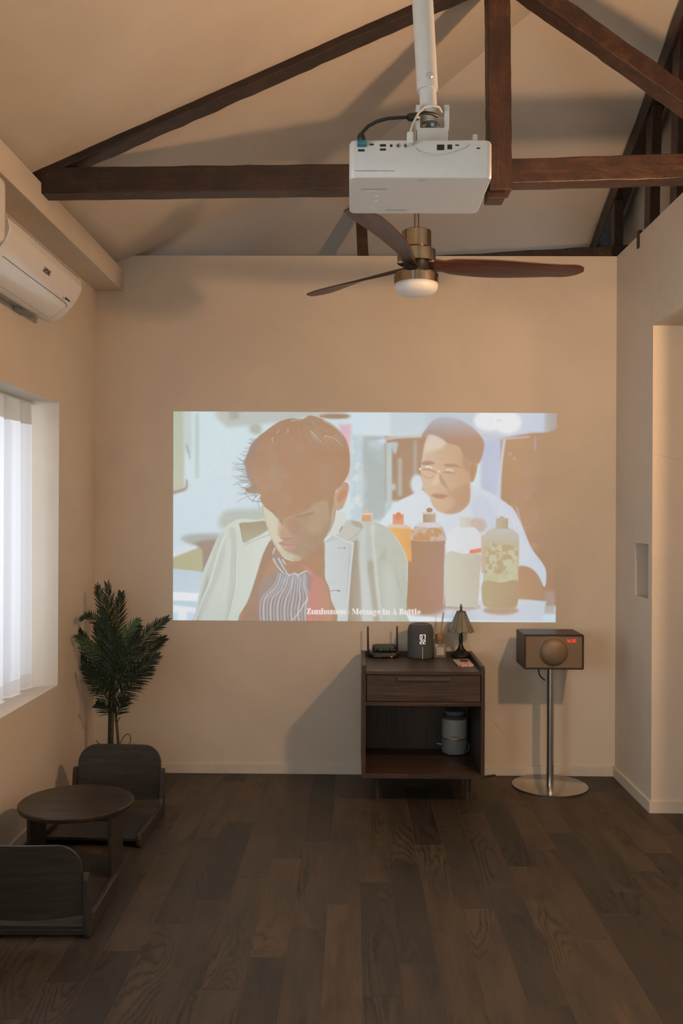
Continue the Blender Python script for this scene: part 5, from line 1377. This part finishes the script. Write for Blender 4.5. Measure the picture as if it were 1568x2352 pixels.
for p in ([(1060, 1250), (1105, 1295), (1120, 1330)], [(1125, 1330), (1110, 1430), (1090, 1660)], [(1150, 1330), (1175, 1370), (1165, 1390)], [(1140, 1380), (1130, 1500), (1130, 1660)], [(1085, 1450), (1078, 1560), (1075, 1670)]):
    line(A_(p), (206, 132, 126), 4, 2.5, 1.6, .7)
# --- first man: neck, face, ear, hair
poly(A_([(830, 1090), (1000, 1200), (1180, 1040), (1190, 1250), (1160, 1320), (1060, 1240), (960, 1200)]), W_, 3)
poly(A_([(735, 780), (745, 870), (775, 980), (820, 1080), (880, 1160), (960, 1195), (1060, 1185), (1130, 1125), (1195, 1040), (1245, 965), (1275, 860), (1275, 680), (1100, 700), (900, 720)]), ugrad((176, 150, 126), (166, 138, 114), 620, 740), 1.6)
poly(A_([(733, 785), (790, 830), (850, 850), (885, 890), (880, 950), (850, 1000), (885, 1035), (870, 1080), (910, 1140), (960, 1170), (950, 1192), (880, 1160), (820, 1080), (775, 980), (745, 870)]), (204, 200, 180), 3.5, .9)
poly(A_([(870, 1120), (960, 1150), (1020, 1185), (950, 1196), (890, 1170)]), (192, 184, 158), 5, .8)
poly(A_([(1110, 770), (1200, 735), (1250, 750), (1240, 880), (1190, 960), (1120, 1000), (1060, 940), (1100, 850)]), (178, 156, 128), 9, .75)
line(A_([(1268, 680), (1262, 800), (1250, 930), (1215, 1010)]), (192, 186, 160), 5, 3, 2.5, .7)
poly(A_([(858, 900), (890, 890), (930, 960), (960, 1010), (940, 1040), (880, 1035), (845, 1000)]), (186, 154, 130), 5, .7)
poly(A_([(900, 900), (1000, 900), (1010, 980), (960, 1010), (920, 960)]), (166, 132, 110), 7, .7)
line(A_([(870, 1030), (900, 1040), (945, 1032)]), (150, 118, 98), 4, 3, 2, .6)
poly(A_([(852, 1068), (890, 1058), (925, 1068), (1000, 1082), (965, 1108), (915, 1118), (880, 1100)]), (190, 144, 130), 2.5, .9)
line(A_([(856, 1070), (920, 1082), (1000, 1085)]), (150, 112, 98), 2, 1.2, 1.2, .8); line(A_([(890, 1098), (915, 1106)]), (214, 184, 174), 3, 2, 1.4, .8)
line(A_([(985, 868), (1050, 862), (1115, 838)]), (150, 120, 100), 6, 2, 2.5, .7); line(A_([(975, 855), (1040, 845), (1110, 815)]), (182, 160, 136), 4, 3, 3, .6)
poly(C_x([(1128, 980), (1155, 905), (1215, 832), (1258, 825), (1284, 870), (1272, 960), (1232, 1080), (1190, 1128), (1128, 1125)]), ugrad((190, 160, 136), (186, 148, 124), 772, 800), 1.3)
poly(C_x([(1160, 970), (1190, 920), (1245, 900), (1250, 960), (1215, 1020), (1175, 1050), (1150, 1010)]), (184, 132, 104), 3, .8)
line(C_x([(1232, 835), (1262, 840), (1278, 880), (1264, 950)]), (196, 136, 112), 4, 3, 2, .8)
line(C_x([(1215, 1100), (1262, 990), (1280, 880)]), (208, 190, 170), 1.6, 1.2, 1.0, .8)
HAIR = [(105, 595), (150, 480), (182, 400), (262, 310), (340, 250), (420, 190), (520, 130), (640, 102), (760, 112), (840, 72), (940, 92), (1050, 142), (1150, 212), (1240, 322), (1280, 430), (1296, 560), (1286, 700), (1240, 800), (1195, 860), (1125, 940), (1110, 1080), (1065, 1195), (1035, 1030), (900, 1055), (760, 1160), (560, 1225), (545, 1310), (470, 1205), (335, 1095), (282, 1005), (282, 955), (170, 942), (115, 905), (182, 850), (142, 765), (125, 680)]
poly(C_x(HAIR), W_, 1.6)
hn = smooth_noise(30, 77)
slh, mh = mask_of(spline(C_x(HAIR)), 3)
put(slh, mh*np.clip((hn[slh] - .55)*4, 0, 1), (168, 148, 130), .45)
rnd_ = random.Random(5)
for i in range(46):                                     # wisps leaving the outline on the left
    t = i/45; y0 = 330 + 640*t; x0 = 230 - 110*math.sin(min(1, t*1.6)*math.pi*.5) + (60 if 0.78 < t else 0)
    L_ = rnd_.uniform(40, 150)*(1.15 if t > .3 else .55); sl_ = rnd_.uniform(-.45, .15) + (0.35 if t > .6 else 0)
    line(C_x([(x0 + 60, y0 + 10), (x0, y0 + rnd_.uniform(-8, 8)), (x0 - L_*.6, y0 + L_*sl_*.5), (x0 - L_, y0 + L_*sl_)]), (140, 136, 134), 2.0, .5, .7, .85)
for p in ([(280, 950), (220, 1000), (190, 1050)], [(290, 990), (260, 1040), (280, 1130)], [(300, 1040), (200, 1030), (120, 960)], [(180, 930), (110, 890), (30, 840)], [(150, 800), (80, 800), (5, 770)], [(130, 690), (60, 670), (-10, 640)], [(110, 600), (70, 570), (20, 545)], [(330, 1090), (420, 1140), (540, 1260)], [(420, 1150), (480, 1230), (530, 1300)]):
    line(C_x(p), (138, 128, 124), 2.2, .8, .8, .9)
for i in range(26):                                     # pale sheen strands on the crown
    x0 = rnd_.uniform(380, 1180); y0 = 130 + 260*rnd_.random() + (x0 - 800)**2/2600
    dx = rnd_.uniform(30, 110)*(1 if x0 > 780 else -1); dy = rnd_.uniform(40, 120)
    line(C_x([(x0, y0), (x0 + dx*.5, y0 + dy*.4), (x0 + dx, y0 + dy)]), (178, 166, 156), 2.6, .8, 1.5, .38)
for p in ([(600, 230), (592, 268)], [(420, 320), (425, 375)], [(470, 265), (505, 235)], [(640, 130), (690, 120), (740, 128)], [(1010, 300), (1120, 330), (1210, 420)], [(1000, 130), (1120, 200), (1210, 290)], [(860, 250), (930, 320), (985, 385)]):
    line(C_x(p), (196, 196, 192), 3.2, 1.2, 1.4, .6)
IMG += (smooth_noise(5, 3, 2)[..., None] - .5)*3.0
# light that the picture adds to the plaster
# (the lamp-lit plaster itself is already brighter to the right)
wc_ = [lin(np.array(q)) for q in ((147, 120, 96), (185, 148, 115), (160, 130, 102), (137, 112, 90))]
WMAP = (wc_[0]*(1 - sg[..., None]) + wc_[1]*sg[..., None])*(1 - tg_[..., None]) + (wc_[3]*(1 - sg[..., None]) + wc_[2]*sg[..., None])*tg_[..., None]
E_rgb = np.clip(lin(np.clip(IMG, 0, 255)) - WMAP, 0.0, None)*(2.0**-EXPO)
me = bpy.data.meshes.new('projected_picture')
c3 = [Py(u, v, -0.0015) for u, v in C4]
xs = np.array([[p.x, p.y, p.z] for p in c3])
pos = (xs[0]*(1 - sg[..., None]) + xs[1]*sg[..., None])*(1 - tg_[..., None]) + (xs[3]*(1 - sg[..., None]) + xs[2]*sg[..., None])*tg_[..., None]
idx = np.arange(GW*GH).reshape(GH, GW)
quads = np.stack([idx[:-1, :-1], idx[1:, :-1], idx[1:, 1:], idx[:-1, 1:]], -1).reshape(-1, 4)
me.vertices.add(GW*GH); me.vertices.foreach_set('co', pos.astype(np.float32).ravel())
nq = len(quads)
me.loops.add(nq*4); me.loops.foreach_set('vertex_index', quads.astype(np.int32).ravel())
me.polygons.add(nq); me.polygons.foreach_set('loop_start', np.arange(0, nq*4, 4, dtype=np.int32))
me.update(calc_edges=True)
ca = me.color_attributes.new('film', 'FLOAT_COLOR', 'POINT')
rgba = np.ones((GH*GW, 4), np.float32); rgba[:, :3] = E_rgb.reshape(-1, 3); ca.data.foreach_set('color', rgba.ravel())
t = NT('plaster_with_film_light'); plaster_nodes(t)
at = t.n.new('ShaderNodeAttribute'); at.attribute_name = 'film'
t.link(at.outputs['Color'], t.b.inputs['Emission Color']); t.b.inputs['Emission Strength'].default_value = 1.0
me.materials.append(t.m)
pic = bpy.data.objects.new('projected_picture', me); col.objects.link(pic)
tag(pic, 'film still thrown on the wall: man in pale coat, second man behind sauce bottles', 'projection')

# --- subtitle in fat-face letters
ST, HL, SR = 0.40, 0.07, 0.09          # stem, hairline, serif thickness (x-height = 1)
def G_rect(x0, y0, x1, y1): return [(x0, y0), (x1, y0), (x1, y1), (x0, y1)]
def ring(cx, cy, rx, ry, ix, iy, a0=0, a1=360, n=22):
    out = []
    for i in range(n):
        p, q = math.radians(a0 + (a1 - a0)*i/n), math.radians(a0 + (a1 - a0)*(i + 1)/n)
        out.append([(cx + rx*math.cos(p), cy + ry*math.sin(p)), (cx + rx*math.cos(q), cy + ry*math.sin(q)), (cx + ix*math.cos(q), cy + iy*math.sin(q)), (cx + ix*math.cos(p), cy + iy*math.sin(p))])
    return out
def arch(x0, x1, h):                    # right stem with shoulder, as in n and h
    return [G_rect(x1 - ST, 0, x1, .68), [(x1 - ST, .68), (x1, .68), (x1 - .04, .86), (x1 - .16, 1.0), (x1 - .30, 1.02), (x1 - ST - .02, .90)],
            [(x0, .72), (x1 - ST, .88), (x1 - .30, 1.02), (x0 + .14, .92)], G_rect(x1 - ST - .08, 0, x1 + .09, SR)]
GL = {
 'o': (1.06, ring(.52, .5, .50, .53, .12, .45)),
 'n': (1.30, [G_rect(.10, 0, .10 + ST, 1.0), G_rect(0, 0, .60, SR), G_rect(0, 1 - SR, .3, 1.0)] + arch(.5, 1.19, 1)),
 'h': (1.30, [G_rect(.10, 0, .10 + ST, 1.42), G_rect(0, 0, .60, SR), G_rect(0, 1.42 - SR, .3, 1.42)] + arch(.5, 1.19, 1)),
 'u': (1.30, [G_rect(.10, .30, .10 + ST, 1.0), G_rect(0, 1 - SR, .3, 1.0), [(.10, .32), (.5, .32), (.56, .10), (.42, -.02), (.25, .0), (.14, .12)], [(.42, -.02), (.82, .18), (.82, .30), (.5, .12)], G_rect(.80, 0, .80 + ST, 1.0), G_rect(.70, 1 - SR, 1.0, 1.0), G_rect(1.0, 0, 1.29, SR)]),
 'z': (.92, [G_rect(.04, 1 - SR, .84, 1.0), G_rect(.02, 0, .86, SR), [(.02, SR), (.44, SR), (.84, 1 - SR), (.42, 1 - SR)], [(.04, 1.0), (.04, .66), (.12, .66), (.24, 1 - SR)], [(.86, 0), (.86, .36), (.78, .36), (.66, SR)]]),
 'Z': (1.22, [G_rect(.06, 1.40 - SR, 1.12, 1.40), G_rect(.02, 0, 1.14, SR), [(.02, SR), (.50, SR), (1.12, 1.40 - SR), (.62, 1.40 - SR)], [(.06, 1.40), (.06, .92), (.13, .92), (.34, 1.40 - SR)], [(1.16, 0), (1.16, .5), (1.08, .5), (.86, SR)]]),
 '-': (.62, [G_rect(.05, .42, .52, .54)]),
 'M': (1.95, [G_rect(.14, 0, .14 + HL, 1.40), G_rect(0, 0, .42, SR), [(.0, 1.40), (.50, 1.40), (1.02, .40), (.84, .02), (.14, 1.32)], [(.92, .30), (1.30, 1.40), (1.40, 1.40), (.92, .05)], G_rect(1.28, 0, 1.28 + ST + .06, 1.40), G_rect(1.14, 0, 1.88, SR), G_rect(1.28, 1.40 - SR, 1.88, 1.40)]),
 'e': (.98, ring(.50, .5, .48, .53, .12, .45, 0, 322) + [G_rect(.14, .46, .98, .54)]),
 's': (.80, [[(.04, .02), (.12, .34), (.05, .34), (.04, 0)], [(.66, .98), (.58, .68), (.66, .68), (.67, 1.0)]] + ring(.36, .74, .30, .28, .06, .21, 20, 250, 14) + ring(.38, .28, .34, .30, .08, .22, -160, 70, 14) + [[(.08, .70), (.22, .52), (.62, .30), (.70, .30), (.66, .46), (.34, .66)]]),
 'a': (1.08, [G_rect(.46, .08, .46 + ST, .72), [(.46, .72), (.86, .72), (.80, .94), (.60, 1.03), (.34, 1.02), (.14, .9), (.5, .94)], G_rect(.80, 0, 1.04, SR)] + ring(.30, .26, .28, .29, .07, .22) + ring(.20, .80, .15, .15, .0, .0, 0, 360, 12)),
 'g': (1.04, ring(.44, .66, .40, .38, .10, .31) + ring(.46, -.16, .46, .27, .24, .15) + [[(.12, .34), (.30, .30), (.30, .10), (.10, .14)], [(.74, .90), (.98, 1.05), (1.02, .90), (.80, .84)]]),
 'I': (.82, [G_rect(.16, 0, .16 + ST + .06, 1.40), G_rect(.02, 0, .76, SR), G_rect(.02, 1.40 - SR, .76, 1.40)]),
 'A': (1.52, [[(.14, 0), (.22, 0), (.78, 1.40), (.66, 1.40)], [(.62, 1.42), (.78, 1.42), (1.36, 0), (.86, 0)], G_rect(.30, .40, .90, .48), G_rect(0, 0, .44, SR), G_rect(.76, 0, 1.50, SR)]),
 'B': (1.38, [G_rect(.14, 0, .14 + ST + .06, 1.40), G_rect(0, 0, .7, SR), G_rect(0, 1.40 - SR, .7, 1.40)] + ring(.66, 1.06, .54, .34, .14, .26, -90, 90, 14) + ring(.70, .37, .60, .37, .16, .29, -90, 90, 14) + [G_rect(.6, .70, .75, .76)]),
 't': (.80, [G_rect(.14, .2, .14 + ST, 1.30), G_rect(.02, 1 - SR, .74, 1.0), [(.14, .22), (.54, .22), (.60, .08), (.76, .10), (.62, -.03), (.34, -.03), (.18, .06)]]),
 'l': (.74, [G_rect(.14, 0, .14 + ST, 1.42), G_rect(.02, 0, .66, SR), G_rect(.02, 1.42 - SR, .3, 1.42)]),
 ' ': (.42, [])}
txt = 'Zunhozoon - Message In A Bottle'
tw = sum(GL[c][0] for c in txt)
xh = 10.0; sx_ = (966.0 - 704.0)/(tw*xh)
m = MB(); cx_ = 0.0
for ch in txt:
    adv, parts = GL[ch]
    for p in parts:
        pts = []
        for x, y in p:
            u = 704.0 + (cx_ + x)*xh*sx_; v = 1410.8 - y*xh*0.965 + (u - 704)*0.0046
            pts.append(Py(u, v, -0.0030))
        n = len(pts); b = len(m.v)
        m.v += pts; m.f.append(tuple(b + i for i in range(n)))
    cx_ += adv
M_sub = plain('subtitle_light', (0.6, 0.6, 0.6), 0.8, var=0.02, emit=(0.56, 0.57, 0.58), estr=0.62)
sub = m.build('subtitle', M_sub, pic)
